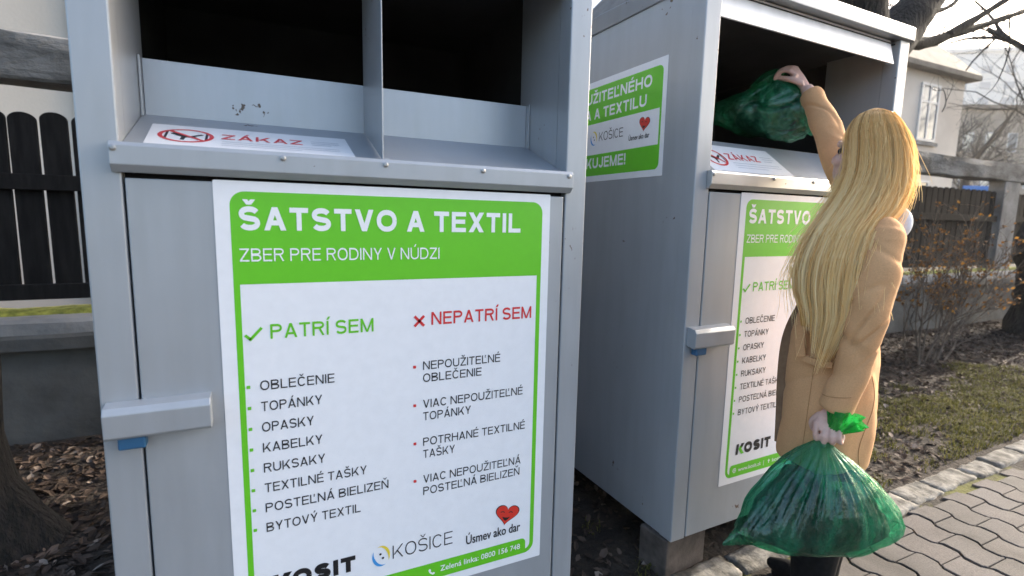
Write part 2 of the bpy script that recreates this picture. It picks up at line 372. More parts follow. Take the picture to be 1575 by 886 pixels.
def glyph(ch, t):
    # one capital in a box of height 1; returns its advance and its strokes (each a list of quads)
    acc = None
    if ch in ACC: ch, acc = ACC[ch]
    if ch == ' ': return .40, []
    if ch == '!': return t + .14, [[[(.07, .30), (.07+t, .30), (.07+t, 1), (.07, 1)]], [[(.07, 0), (.07+t, 0), (.07+t, t), (.07, t)]]]
    w = WID[ch]*(.82 + .9*t) if ch != 'I' else t + .0; ty = t*.90; h = t/2; b = .085
    Rc = lambda x0, y0, x1, y1: [[(x0, y0), (x1, y0), (x1, y1), (x0, y1)]]
    Dg = lambda xa, xb, k, y0=0.0, y1=1.0: [[(xa, y0), (xa+k, y0), (xb+k, y1), (xb, y1)]]
    S = []
    if ch in 'EHIKLMNTBDPRU' and ch not in 'TU': S.append(Rc(0, 0, t, 1))
    if ch == 'E': S += [Rc(t, 1-ty, w, 1), Rc(t, .52-ty/2, w*.94, .52+ty/2), Rc(t, 0, w, ty)]
    elif ch == 'L': S.append(Rc(t, 0, w, ty))
    elif ch == 'T': S += [Rc(0, 1-ty, w, 1), Rc(w/2-h, 0, w/2+h, 1-ty)]
    elif ch == 'H': S += [Rc(w-t, 0, w, 1), Rc(t, .52-ty/2, w-t, .52+ty/2)]
    elif ch in 'AV':
        k = t*1.10; q = [Dg(0, w/2-k/2, k), Dg(w-k, w/2-k/2, k)]
        if ch == 'A': q.append(Rc(w*.17+k*.5, .22, w*.83-k*.5, .22+ty))
        else: q = [[[(x, 1-y) for x, y in z[0]]] for z in q]
        S += q
    elif ch == 'X': k = t*1.25; S += [Dg(0, w-k, k), Dg(w-k, 0, k)]
    elif ch == 'Y': k = t*1.2; S += [Dg(w/2-k/2, 0, k, .40, 1), Dg(w/2-k/2, w-k, k, .40, 1), Rc(w/2-h, 0, w/2+h, .46)]
    elif ch == 'K': k = t*1.30; S += [Dg(t*.8, w-k*1.05, k, .30, 1), Dg(w-k, w*.34, k, 0, .60)]
    elif ch == 'Z': k = t*1.25; S += [Rc(0, 1-ty, w, 1), Rc(0, 0, w, ty), Dg(0, w-k, k, ty*.8, 1-ty*.8)]
    elif ch == 'N': k = t*1.15; S += [Rc(w-t, 0, w, 1), Dg(w-k, 0, k)]
    elif ch == 'M': k = t*1.0; S += [Rc(w-t, 0, w, 1), Dg(w/2-k/2, 0, k), Dg(w/2-k/2, w-k, k)]
    elif ch == 'O': S.append(ribbon(arc(w/2, .5, w/2-h, .5-h+.012, 0, 360, 36, .92), t))
    elif ch == 'C': S.append(ribbon(arc(w/2+.01, .5, w/2-h, .5-h+.012, 38, 322, 30, .92), t))
    elif ch == 'D': S.append(ribbon([(t*.9, 1-ty/2)] + arc(w*.42, .5, w*.58-h, .5-ty/2, 90, -90, 20, .92) + [(t*.9, ty/2)], t*.95))
    elif ch == 'U': S.append(ribbon([(h, 1)] + arc(w/2, .36, w/2-h, .36-h+.012, 180, 360, 18, .95) + [(w-h, 1)], t))
    elif ch == 'J': S.append(ribbon([(w-h, 1)] + arc(w/2, .32, w/2-h, .32-h+.012, 0, -175, 16, .95), t))
    elif ch == 'P': S.append(ribbon([(t*.9, 1-ty/2)] + arc(w*.55, .72, w*.45-h, .28-ty/2, 90, -90, 14, .95) + [(t*.9, .44+ty/2)], t*.95))
    elif ch == 'R': S += [ribbon([(t*.9, 1-ty/2)] + arc(w*.57, .735, w*.41-h, .265-ty/2, 90, -90, 14, .95) + [(t*.9, .47+ty/2)], t*.95), Dg(w-t*1.15, w*.50, t*1.1, 0, .50)]
    elif ch == 'B': S += [ribbon([(t*.9, 1-ty/2)] + arc(w*.55, .75, w*.40-h, .25-ty/2, 90, -90, 14, .95) + [(t*.9, .5+ty/2)], t*.95), ribbon([(t*.9, .54-ty/2)] + arc(w*.57, .27, w*.43-h, .27-ty/2, 90, -90, 14, .95) + [(t*.9, ty/2)], t*.95)]
    elif ch == 'S':
        r0 = .265 - h*.55; top = arc(w/2, 1-h-r0+.012, w/2-h*1.05, r0, 22, 230, 18, .95); bot = arc(w/2, h+r0-.012, w/2-h, r0, 50, -158, 18, .95)
        S.append(ribbon(top + bot, t))
    cx = w/2
    if acc == 'v': S += [Dg(cx-t*.5, cx-.22-t*.3, t*.95, 1.08, 1.30), Dg(cx-t*.5, cx+.22-t*.65, t*.95, 1.08, 1.30)]
    elif acc == '/': S.append(Dg(cx-t*.55, cx+.06, t*1.05, 1.08, 1.30))
    elif acc == "'": S.append(Dg(w*.56, w*.60, t*.8, .70, 1.02))
    return w + 2*b, [[[(x+b, y) for x, y in q] for q in st] for st in S]
class Panel:
    """maps (a,b) on a sticker to its place; layer lifts in steps of 0.5 mm"""
    def __init__(s, origin, U, V, N): s.o, s.U, s.V, s.N = Vector(origin), Vector(U), Vector(V), Vector(N)
    def p(s, a, b, l): return s.o + s.U*a + s.V*b + s.N*(0.0003 * l)
    def poly(s, loops, layer, mb=None):
        mb = mb or MB()
        for lp in loops:
            tri = tessellate_polygon([[Vector((a, b, 0)) for a, b in lp]])
            mb.add([s.p(a, b, layer) for a, b in lp], tri)
        return mb
    def slab(s, lp, th, name, mat, parent):       # a sheet with real thickness
        n = len(lp); mb = MB()
        tri = tessellate_polygon([[Vector((a, b, 0)) for a, b in lp]])
        top = [s.o + s.U*a + s.V*b + s.N*th for a, b in lp]; bot = [s.o + s.U*a + s.V*b + s.N*0.0003 for a, b in lp]
        mb.add(top + bot, list(tri) + [(i, n+i, n+(i+1) % n, (i+1) % n) for i in range(n)])
        return mb.build(name, mat, parent)
    def text(s, body, x0, x1, z, cap, layer, mat, parent, bold=0.0, name='lettering', shear=0.0):
        if all(c in WID or c in ACC or c in ' !' for c in body):
            t = .125 + bold*5.2; x = 0.0; run = []
            for ch in body:
                adv, st = glyph(ch, t); run += [[[(a_ + x, b_) for a_, b_ in q] for q in k_] for k_ in st]; x += adv
            lo = min(p_[0] for k_ in run for q in k_ for p_ in q); hi = max(p_[0] for k_ in run for q in k_ for p_ in q); kx_ = (x1-x0)/(hi-lo); mb = MB()
            for n_, k_ in enumerate(run):
                for q in k_: mb.add([s.p(x0 + (a_-lo)*kx_, z + b_*cap, layer + .06*(n_ % 5)) for a_, b_ in q], [tuple(range(len(q)))])
            return mb.build(name, mat, parent)
        def raw(txt):
            cu = bpy.data.curves.new('t', 'FONT'); cu.body = txt; cu.size = 1.0; cu.resolution_u = 3
            o = bpy.data.objects.new('t', cu); me = evaluated(o); bpy.data.objects.remove(o); return me
        me = raw(body)
        xs = [v.co.x for v in me.vertices]; mn, mx = min(xs), max(xs)
        if 'h' not in HCAP:
            mh = raw('H'); ys = [v.co.y for v in mh.vertices]; HCAP['h'] = (min(ys), max(ys))
        y0, y1 = HCAP['h']
        r_ = max(0, bold) * cap * 1.25                     # strokes are thickened by laying shifted copies on each other
        sx = (x1 - x0 - 2*r_) / (mx - mn); sy = (cap - 2*r_) / (y1 - y0)
        mb = MB(); fs = [tuple(p.vertices) for p in me.polygons]
        sh = [(0, 0)] if r_ == 0 else [(0, 0)] + [(r_*math.cos(R(45*k)), r_*math.sin(R(45*k))) for k in range(8)]
        for k, (dx, dz) in enumerate(sh):
            mb.add([s.p(x0 + r_ + dx + (v.co.x - mn)*sx, z + r_ + dz + (v.co.y - y0)*sy, layer + 0.07*k) for v in me.vertices], fs)
        bpy.data.meshes.remove(me)
        return mb.build(name, mat, parent)
def rrect(x0, z0, x1, z1, r, corners='1111', n=7):   # bl, br, tr, tl
    out = []
    for k, (cx, cz, a0) in enumerate(((x0, z0, 180), (x1, z0, 270), (x1, z1, 0), (x0, z1, 90))):
        if corners[k] == '1':
            c = (cx + (r if k in (0, 3) else -r), cz + (r if k in (0, 1) else -r))
            out += [(c[0] + r*math.cos(R(a0 + 90*i/n)), c[1] + r*math.sin(R(a0 + 90*i/n))) for i in range(n+1)]
        else: out.append((cx, cz))
    return out
def circ(cx, cz, rx, rz, n=28, a0=0, a1=360, rot=0):
    q = [(rx*math.cos(R(a0 + (a1-a0)*i/n)), rz*math.sin(R(a0 + (a1-a0)*i/n))) for i in range(n if a1-a0 == 360 else n+1)]
    c, s = math.cos(R(rot)), math.sin(R(rot)); return [(cx + c*x - s*z, cz + s*x + c*z) for x, z in q]
def stroke(a, b, w):
    d = Vector((b[0]-a[0], b[1]-a[1])); nn = Vector((-d.y, d.x)).normalized() * w/2
    return [(a[0]+nn.x, a[1]+nn.y), (a[0]-nn.x, a[1]-nn.y), (b[0]-nn.x, b[1]-nn.y), (b[0]+nn.x, b[1]+nn.y)]
def ring(cx, cz, rx, rz, w, n=32):
    o, i = circ(cx, cz, rx, rz, n), circ(cx, cz, rx-w, rz-w, n)
    return [[o[k], o[(k+1) % n], i[(k+1) % n], i[k]] for k in range(n)]
def heart_shape(cx, cz, w, h, rot, n=40):
    pts = []
    for i in range(n):
        t = 2*math.pi*i/n
        x = 16*math.sin(t)**3 / 32; z = (13*math.cos(t) - 5*math.cos(2*t) - 2*math.cos(3*t) - math.cos(4*t) + 2.5) / 29
        x *= w; z *= h; c, s = math.cos(R(rot)), math.sin(R(rot)); pts.append((cx + c*x - s*z, cz + s*x + c*z))
    return pts
def heart_logo(P, cx, cz, w, h, rot, layer, parent):
    P.poly([heart_shape(cx, cz, w, h, rot)], layer, ).build('heart_outline', M['black_print'], parent)
    P.poly([heart_shape(cx, cz, w*0.93, h*0.93, rot)], layer+1).build('heart', M['heart'], parent)
    c, s = math.cos(R(rot)), math.sin(R(rot))
    q = lambda x, z: (cx + c*x*w - s*z*h, cz + s*x*w + c*z*h)
    mb = MB()
    for ex in (-0.2, 0.14):
        a = [q(ex - 0.08 + 0.16*i/6, 0.14 + 0.045*math.sin(math.pi*i/6)) for i in range(7)]
        eye = MB()
        for u, v in zip(a, a[1:]): P.poly([stroke(u, v, w*0.035)], layer+2, eye)
        eye.build('drawn_eye', M['black_print'], parent)
    top = [q(-0.17 + 0.32*i/8, -0.07 - 0.03*math.sin(math.pi*i/8)) for i in range(9)]
    bot = [q(-0.17 + 0.32*i/8, -0.07 - 0.19*math.sin(math.pi*i/8)) for i in range(8, -1, -1)]
    P.poly([top + bot[1:-1]], layer+2, mb)
    mb.build('smile', M['black_print'], parent)
def city_logo(P, cx, cz, sc, layer, parent):
    def cres(a0, a1, w, mat, nm):
        o = [(cx + 0.5*sc*math.cos(R(lerp(a0, a1, i/14))), cz + 0.62*sc*math.sin(R(lerp(a0, a1, i/14)))) for i in range(15)]
        ii = [(cx + (0.5 - w*math.sin(math.pi*i/14))*sc*math.cos(R(lerp(a0, a1, i/14))), cz + (0.62 - w*math.sin(math.pi*i/14))*sc*math.sin(R(lerp(a0, a1, i/14)))) for i in range(13, 0, -1)]
        P.poly([o + ii], layer).build(nm, mat, parent)
    cres(-35, 115, 0.16, M['yellow_print'], 'yellow_crescent'); cres(145, 300, 0.17, M['blue_print'], 'blue_crescent')
    for ax, az in ((-.04, .12), (.1, -.14)): P.poly([circ(cx + ax*sc, cz + az*sc, 0.07*sc, 0.07*sc, 10)], layer).build('logo_dot', M['black_print'], parent)

# ------------------------------------------------------------------ ground, pavement, kerb
def axis(dense0, dense1, step, far):
    a = [dense0 + i*step for i in range(int((dense1-dense0)/step)+1)]
    lo = []; x, s = dense0, step
    while x > -far: s *= 1.5; x -= s; lo.append(x)
    hi = []; x, s = a[-1], step
    while x < far: s *= 1.5; x += s; hi.append(x)
    return lo[::-1] + a + hi
KERB_SL = 0.026
def kerb_y(x): return 0.045 + KERB_SL*(x - 2.0)          # back edge of the kerb
def ground_z(x, y):
    if -4 < x < 11 and -4.2 < y < 2.6:
        yb = y - kerb_y(x)
        if yb < -0.02: return -0.075
        h = 0.022*noise.noise(Vector((x*1.3, y*1.3, 0))) + 0.018*noise.noise(Vector((x*4, y*4, 3))) + 0.010*noise.noise(Vector((x*11, y*11, 7)))
        return min(1, max(0, yb/0.12)) * (h + 0.012) - 0.004
    return -0.03
X = axis(-2.5, 9.6, 0.055, 900); Y = axis(-0.3, 2.6, 0.055, 900)
mb = MB(); nx = len(X)
mb.v = [(x, y, ground_z(x, y)) for y in Y for x in X]
mb.f = [(j*nx+i, j*nx+i+1, (j+1)*nx+i+1, (j+1)*nx+i) for j in range(len(Y)-1) for i in range(nx-1)]
tag(mb.build('ground', M['soil'], smooth=True), kind='structure')

mb = MB().add([(-4, -4.2, -0.011), (11, -4.2, -0.011), (11, kerb_y(11) - 0.02, -0.011), (-4, kerb_y(-4) - 0.02, -0.011)], [(0, 1, 2, 3)])
tag(mb.build('pavement_joints', M['joint']), kind='structure')
PX, PY = 0.150, 0.166
def wave(y):
    t = (y / PY * 2 + 0.15) % 2.0; t = t / 2 if PY else t
    t = (y / PY + 0.1) % 1.0
    q = 0.0
    if t < 0.18: q = t/0.18
    elif t < 0.5: q = 1.0
    elif t < 0.68: q = 1 - (t-0.5)/0.18
    return 0.027*(q - 0.5)
mb = MB(); mb.c = []
prnd = random.Random(3)
for ix in range(-24, 60):
    xa = 2.62 + ix*PX; xb = xa + PX
    off = 0.0 if ix % 2 else PY/2
    for iy in range(0, 27):
        y1 = -0.168 + off - iy*PY + PY/2; y0 = y1 - PY
        ylim = kerb_y(xa) - 0.135
        if y0 > ylim - 0.02: continue
        y1 = min(y1, ylim)
        g = prnd.uniform(0.0035, 0.0062)
        n = 12
        ys = [lerp(y0+.0016, y1-.0016, k/n) for k in range(n+1)]
        loop = [(xa + g + wave(y), y) for y in ys] + [(xb - g + wave(y), y) for y in ys[::-1]]
        cx = sum(p[0] for p in loop)/len(loop); cy = sum(p[1] for p in loop)/len(loop)
        tx, ty = prnd.uniform(-.012, .012), prnd.uniform(-.012, .012); dz = prnd.uniform(-.0018, .0018)
        zt = lambda x, y: dz + tx*(x-cx) + ty*(y-cy)
        k = len(loop); ins = [(cx + (x-cx)*0.945, cy + (y-cy)*0.965) for x, y in loop]
        mid = [(cx + (x-cx)*0.985, cy + (y-cy)*0.992) for x, y in loop]
        vs = [(x, y, -0.03) for x, y in loop] + [(x, y, zt(x, y) - 0.006) for x, y in loop] + [(x, y, zt(x, y) - 0.0015) for x, y in mid] + [(x, y, zt(x, y)) for x, y in ins]
        fs = [(r*k+i, r*k+(i+1) % k, (r+1)*k+(i+1) % k, (r+1)*k+i) for r in range(3) for i in range(k)]
        fs += [tuple(3*k + q for q in (i, i+1, k-2-i, k-1-i)) for i in range(n)]
        mb.add(vs, fs)
        b = prnd.uniform(0.84, 1.08); t = (b*prnd.uniform(0.98, 1.03), b, b*prnd.uniform(0.96, 1.02)); mb.c += [t]*len(vs)
tag(mb.build('pavement', M['paver']), kind='structure')

# granite kerb setts
mb = MB(); krnd = random.Random(11); x = -3.2
while x < 10.5:
    L = krnd.uniform(0.24, 0.36); x1 = x + L - krnd.uniform(0.012, 0.025)
    yb = kerb_y(x) + krnd.uniform(-.014, .014); yf = yb - krnd.uniform(0.105, 0.125); h = krnd.uniform(0.002, 0.014)
    sub = MB(); nn, mm_ = 14, 7
    def pt(i, j, zz):
        u, v = i/nn, j/mm_
        edge = min(u, 1-u, v, 1-v)
        px = lerp(x, x1, u) + 0.008*noise.noise(Vector((u*3+x*7, v*3, 1))); py = lerp(yf, yb, v) + KERB_SL*u*L + 0.010*noise.noise(Vector((u*4+x*5, v*3, 9)))
        z = h + 0.006*noise.noise(Vector((px*14, py*14, 2))) + 0.004*noise.noise(Vector((px*45, py*45, 5))) - (0.006 if edge == 0 else 0)
        return (px, py, z)
    top = [pt(i, j, 0) for j in range(mm_+1) for i in range(nn+1)]
    fs = [(j*(nn+1)+i, j*(nn+1)+i+1, (j+1)*(nn+1)+i+1, (j+1)*(nn+1)+i) for j in range(mm_) for i in range(nn)]
    rim = [i for i in range(nn+1)] + [(j+1)*(nn+1)-1 for j in range(1, mm_+1)] + [mm_*(nn+1)+i for i in range(nn-1, -1, -1)] + [j*(nn+1) for j in range(mm_-1, 0, -1)]
    b0 = len(top); low = [(top[q][0], top[q][1], -0.09) for q in rim]; nr = len(rim)
    fs += [(rim[i], b0+i, b0+(i+1) % nr, rim[(i+1) % nr]) for i in range(nr)]
    mb.add(top + low, fs); x += L
tag(mb.build('kerb', M['granite'], smooth=True), kind='structure')

# fallen leaves and grass: nobody could count them
lr = random.Random(5)
mb = MB(); mb.c = []
def leaf(x, y, z, s, flat=0.35):
    a = lr.uniform(0, 6.28); tilt = lr.gauss(0, flat); roll = lr.gauss(0, flat); cu = lr.uniform(0.05, 0.5)
    w = s*lr.uniform(0.35, 0.6)
    base = [(-s/2, 0, 0), (-s*.15, -w/2, cu*s*.3), (s*.25, -w*.42, cu*s*.25), (s/2, 0, cu*s*.1), (s*.25, w*.42, cu*s*.3), (-s*.15, w/2, cu*s*.2), (0.02*s, 0, 0)]
    Mx = Matrix.Rotation(a, 3, 'Z') @ Matrix.Rotation(tilt, 3, 'Y') @ Matrix.Rotation(roll, 3, 'X')
    mb.add([Vector((x, y, z)) + Mx @ Vector(p) for p in base], [(0, 1, 6), (1, 2, 6), (2, 3, 6), (3, 4, 6), (4, 5, 6), (5, 0, 6)])
    t = min(1, max(0, lr.gauss(0.42, 0.26))); mb.c += [t]*7
cnt = 0
while cnt < 34000:
    x = lr.uniform(-2.3, 9.4); y = lr.uniform(0.05, 2.25)
    if y < kerb_y(x) + 0.02: continue
    d = 0.5 + 0.5*noise.noise(Vector((x*1.1, y*1.1, 20)))
    dens = 0.35 + 0.65*min(1, max(0, (y-0.35)/0.7)); dens *= 0.4 + 0.9*d
    if lr.random() > dens: continue
    leaf(x, y, ground_z(x, y) + lr.uniform(0.002, 0.014), lr.uniform(0.018, 0.055)); cnt += 1
tag(mb.build('leaf_litter', M['leaf_litter']), 'brown fallen leaves strewn over the soil behind the kerb', 'fallen leaves', kind='stuff')

mb = MB(); mb.c = []; gr = random.Random(9); cnt = 0
def blade(x, y, z, h, t):
    a = gr.uniform(0, 6.28); w = 0.0022; lean = gr.uniform(0.2, 1.1)*h
    d = Vector((math.cos(a), math.sin(a), 0)); pd = Vector((-d.y, d.x, 0))*w; o = Vector((x, y, z))
    mb.add([o - pd, o + pd, o + d*lean*0.35 + Vector((0,0,h*.7)) + pd*.8, o + d*lean*0.35 + Vector((0,0,h*.7)) - pd*.8, o + d*lean + Vector((0,0,h*.85))], [(0,1,2,3), (3,2,4)])
    mb.c += [t]*5
while cnt < 31000:
    x = gr.uniform(1.4, 9.0); y = gr.uniform(0.06, 1.3)
    if y < kerb_y(x) + 0.03: continue
    q = noise.noise(Vector((x*1.4, y*2.0, 40))) + 0.5*noise.noise(Vector((x*5, y*5, 44)))
    lim = 0.34
    if 2.9 < x < 6.2: lim = -0.26 + 1.0*abs(y - 0.10 - (x-3.0)*0.17)**1.3
    elif x > 6.2: lim = 0.12
    if y > 1.0: lim += (y - 1.0)*1.6
    if q < lim - 0.25*gr.random(): continue
    blade(x, y, ground_z(x, y) - 0.002, gr.uniform(0.012, 0.042), min(1, max(0, gr.gauss(0.5, 0.25)))); cnt += 1
tag(mb.build('grass', M['grass']), 'short yellow green grass growing behind the granite kerb', 'grass', kind='stuff')

# ------------------------------------------------------------------ the two clothes banks
CW, CD, CH = 1.15, 1.10, 1.945
def print_poster(root, full_logo=True):
    P = Panel((0, -0.0012, 0), (1, 0, 0), (0, 0, 1), (0, -1, 0))
    zb, zt = 0.163, 1.244
    slab = P.slab(rrect(0.221, zb, 1.034, zt, 0.003, n=2), 0.0010, 'poster', M['vinyl'], root)
    L = 4                                             # print layers start above the vinyl
    def shape(loops, l, mat, name): return P.poly(loops, L + l).build(name, M[mat], slab)
    gx0, gx1, gz0, gz1 = 0.2505, 1.010, 0.186, 1.222
    hz = 1.0205                                       # bottom of the green header
    shape([rrect(gx0, hz, gx1, gz1, 0.03, '0011')], 0, 'green', 'green_header')
    w = 0.0125
    sides = [[(gx0, gz0+0.03), (gx0+w, gz0+0.03), (gx0+w, hz), (gx0, hz)], [(gx1-w, gz0+0.03), (gx1, gz0+0.03), (gx1, hz), (gx1-w, hz)],
             [(gx0+0.03, gz0), (gx1-0.03, gz0), (gx1-0.03, gz0+w), (gx0+0.03, gz0+w)]]
    for cx, a0 in ((gx0+0.03, 180), (gx1-0.03, 270)):
        for k in range(6):
            a, b = R(a0 + 15*k), R(a0 + 15*(k+1)); cz = gz0+0.03; r0, r1 = 0.03, 0.03-w
            sides.append([(cx+r0*math.cos(a), cz+r0*math.sin(a)), (cx+r0*math.cos(b), cz+r0*math.sin(b)), (cx+r1*math.cos(b), cz+r1*math.sin(b)), (cx+r1*math.cos(a), cz+r1*math.sin(a))])
    shape(sides, 0, 'green', 'green_border')
    shape([rrect(gx0+0.0235, gz0+0.0005, gx1-0.0265, 0.2345, 0.014, '0011')], 1, 'green', 'green_strip')
    T = lambda s, x0, x1, z, cap, mat, bold=0.0, nm='lettering', l=2, sh=0.0: P.text(s, x0, x1, z, cap, L + l, M[mat], slab, bold, nm, sh)
    T('ŠATSTVO A TEXTIL', 0.267, 0.943, 1.139, 0.051, 'white_print', 0.022, 'title')
    T('ZBER PRE RODINY V NÚDZI', 0.265, 0.715, 1.071, 0.0285, 'white_print', 0.001, 'subtitle')
    T('PATRÍ SEM', 0.319, 0.548, 0.895, 0.0335, 'green', 0.008, 'heading')
    T('NEPATRÍ SEM', 0.694, 0.983, 0.901, 0.0335, 'red_print', 0.009, 'heading')
    shape([stroke((0.268, 0.907), (0.279, 0.896), 0.0062), stroke((0.2765, 0.8945), (0.302, 0.922), 0.0062)], 2, 'green', 'tick_mark')
    shape([stroke((0.650, 0.900), (0.675, 0.926), 0.0068), stroke((0.650, 0.926), (0.675, 0.900), 0.0068)], 2, 'red_print', 'cross_mark')
    items = [('OBLEČENIE', .454), ('TOPÁNKY', .425), ('OPASKY', .405), ('KABELKY', .423), ('RUKSAKY', .428), ('TEXTILNÉ TAŠKY', .526), ('POSTEĽNÁ BIELIZEŇ', .580), ('BYTOVÝ TEXTIL', .509)]
    dots = []
    for k, (s, x1) in enumerate(items):
        z = 0.777 - 0.0495*k; T(s, 0.2935, x1, z, 0.0225, 'black_print', 0.004, 'list_item')
        dots.append(rrect(0.266, z+0.0065, 0.2735, z+0.014, 0.001, n=2))
    for q in dots: shape([q], 2, 'green', 'bullet')
    right = [('NEPOUŽITEĽNÉ', .890, .784), ('OBLEČENIE', .835, .751), ('VIAC NEPOUŽITEĽNÉ', .962, .681), ('TOPÁNKY', .805, .647), ('POTRHANÉ TEXTILNÉ', .972, .577), ('TAŠKY', .760, .543), ('VIAC NEPOUŽITEĽNÁ', .961, .473), ('POSTEĽNÁ BIELIZEŇ', .958, .439)]
    for s, x1, z in right: T(s, 0.672, x1, z, 0.0225, 'black_print', 0.004, 'list_item')
    for z in (.784, .681, .577, .473): shape([rrect(0.646, z+0.006, 0.6535, z+0.0135, 0.001, n=2)], 2, 'red_print', 'bullet')
    # makers' marks along the foot
    kx, kz, kh = 0.299, 0.273, 0.042
    sk = 0.008
    shape([[(kx, kz), (kx+0.0125, kz), (kx+0.0125+sk*0.4, kz+kh), (kx+sk*0.4, kz+kh)], [(kx+0.028, kz+kh), (kx+0.046, kz+kh), (kx+0.0335, kz+kh*0.60), (kx+0.0215, kz+kh*0.66)]], 2, 'black_print', 'logo_letter')
    shape([[(kx+0.0145, kz+kh*0.5), (kx+0.030, kz), (kx+0.046, kz), (kx+0.030, kz+kh*0.5), (kx+0.036, kz+kh*0.66), (kx+0.022, kz+kh*0.78)]], 2, 'green', 'logo_chevron')
    T('OSIT', 0.345, 0.494, kz, kh, 'black_print', 0.038, 'logo_lettering')
    T('KOŠICE', 0.589, 0.755, 0.2775, 0.0375, 'black_print', -0.006, 'logo_lettering')
    city_logo(P, 0.559, 0.294, 0.046, L + 2, slab)
    T('Úsmev ako dar', 0.795, 0.965, 0.262, 0.0275, 'black_print', 0.016, 'logo_lettering')
    heart_logo(P, 0.920, 0.321, 0.078, 0.062, -14, L + 2, slab)
    T('Zelená linka: 0800 156 748', 0.720, 0.966, 0.2035, 0.0165, 'white_print', 0.012, 'strip_text')
    T('www.kosit.sk  |', 0.321, 0.466, 0.2035, 0.0155, 'white_print', 0.012, 'strip_text')
    T('kosit  |', 0.515, 0.590, 0.2035, 0.0155, 'white_print', 0.012, 'strip_text')
    mb = P.poly(ring(0.300, 0.2115, 0.0095, 0.0095, 0.0022, 18) + [stroke((0.291, 0.2115), (0.309, 0.2115), 0.0018), stroke((0.300, 0.2025), (0.300, 0.2205), 0.0018)], L+2)
    mb.build('globe_icon', M['white_print'], slab)
    P.poly([rrect(0.493, 0.203, 0.4975, 0.2195, 0.001, n=2), rrect(0.490, 0.211, 0.502, 0.2145, 0.001, n=2)], L+2).build('strip_icon', M['white_print'], slab)
    ph = [(0.688, 0.2185), (0.6925, 0.2175), (0.694, 0.2125), (0.692, 0.210), (0.6975, 0.2055), (0.7005, 0.207), (0.7045, 0.2045), (0.7035, 0.2005), (0.698, 0.1995), (0.6895, 0.206), (0.686, 0.214)]
    P.poly([ph], L+2).build('phone_icon', M['white_print'], slab)
def print_sticker(root, y0, z0, slope, x0, x1):
    ln = math.hypot(1, slope); V = Vector((0, 1/ln, slope/ln)); N = Vector((0, -slope/ln, 1/ln))
    P = Panel((0, y0, z0), (1, 0, 0), V, N); D = 0.168; s0 = 0.0185; L = 3
    slab = P.slab([(x0, s0), (x1, s0), (x1-0.004, s0+D), (x0-0.004, s0+D)], 0.0007, 'sticker', M['vinyl'], root)
    cx, cz, r = x0+0.068, s0+D*0.50, 0.053
    P.poly(ring(cx, cz, r, r, 0.0085), L+1).build('red_ring', M['red_print'], slab)
    mb = P.poly([circ(cx-0.022, cz+0.012, 0.008, 0.008, 12), stroke((cx-0.018, cz+0.006), (cx+0.004, cz-0.012), 0.014), stroke((cx+0.002, cz-0.012), (cx+0.03, cz+0.016), 0.009), stroke((cx-0.004, cz-0.01), (cx-0.006, cz-0.034), 0.008),
                 stroke((cx+0.012, cz-0.004), (cx+0.026, cz-0.026), 0.008)], L)
    P.poly([rrect(cx-0.040, cz-0.034, cx-0.035, cz+0.034, 0.001, n=2), rrect(cx+0.036, cz-0.034, cx+0.041, cz+0.034, 0.001, n=2)], L, mb)
    mb.build('figure_symbol', M['black_print'], slab)
    P.poly([stroke((cx-0.036, cz+0.036), (cx+0.036, cz-0.036), 0.008)], L+2).build('red_slash', M['red_print'], slab)
    P.text('ZÁKAZ', x0+0.135, x0+0.305, s0+D*0.46, 0.040, L+1, M['red_print'], slab, 0.012, 'lettering')
    bars = []
    for k in range(3): bars.append(rrect(x0+0.325, s0+D*(0.66-0.085*k), x0+0.325+(0.065 if k < 2 else 0.045), s0+D*(0.66-0.085*k)+0.0045, 0.001, n=2))
    for k in range(3): bars.append(rrect(x0+0.137, s0+D*(0.33-0.085*k), x0+(0.385 if k < 2 else 0.30), s0+D*(0.33-0.085*k)+0.0035, 0.001, n=2))
    for q in bars: P.poly([q], L+1).build('fine_print', M['grey_print'], slab)
def print_side_sign(root):
    P = Panel((0, 0, 0), (0, -1, 0), (0, 0, 1), (-1, 0, 0)); L = 4
    y0, y1, zb, zt = 0.153, 0.965, 1.298, 1.702
    a0, a1 = -y1, -y0
    slab = P.slab(rrect(a0, zb, a1, zt, 0.003, n=2), 0.0010, 'side_sign', M['vinyl'], root)
    g0, g1 = a0+0.022, a1-0.020
    P.poly([rrect(g0, 1.533, g1, 1.677, 0.022, '0011')], L).build('green_header', M['green'], slab)
    P.poly([rrect(g0, 1.322, g1, 1.408, 0.022, '1100')], L).build('green_footer', M['green'], slab)
    P.poly([[(g0, 1.408), (g0+0.009, 1.408), (g0+0.009, 1.533), (g0, 1.533)], [(g1-0.009, 1.408), (g1, 1.408), (g1, 1.533), (g1-0.009, 1.533)]], L).build('green_border', M['green'], slab)
    T = lambda s, b0, b1, z, cap, mat, bold, nm: P.text(s, b0, b1, z, cap, L+1, M[mat], slab, bold, nm)
    T('ZBER POUŽITEĽNÉHO', -0.905, -0.228, 1.615, 0.041, 'white_print', 0.017, 'title')
    T('ŠATSTVA A TEXTILU', -0.885, -0.252, 1.551, 0.041, 'white_print', 0.017, 'title')
    T('ĎAKUJEME!', -0.700, -0.355, 1.353, 0.042, 'white_print', 0.017, 'footer_text')
    T('KOŠICE', -0.530, -0.377, 1.460, 0.034, 'black_print', -0.004, 'logo_lettering')
    city_logo(P, -0.566, 1.474, 0.046, L+1, slab)
    T('Úsmev ako dar', -0.342, -0.228, 1.438, 0.018, 'black_print', 0.018, 'logo_lettering')
    heart_logo(P, -0.258, 1.487, 0.058, 0.052, -8, L+1, slab)

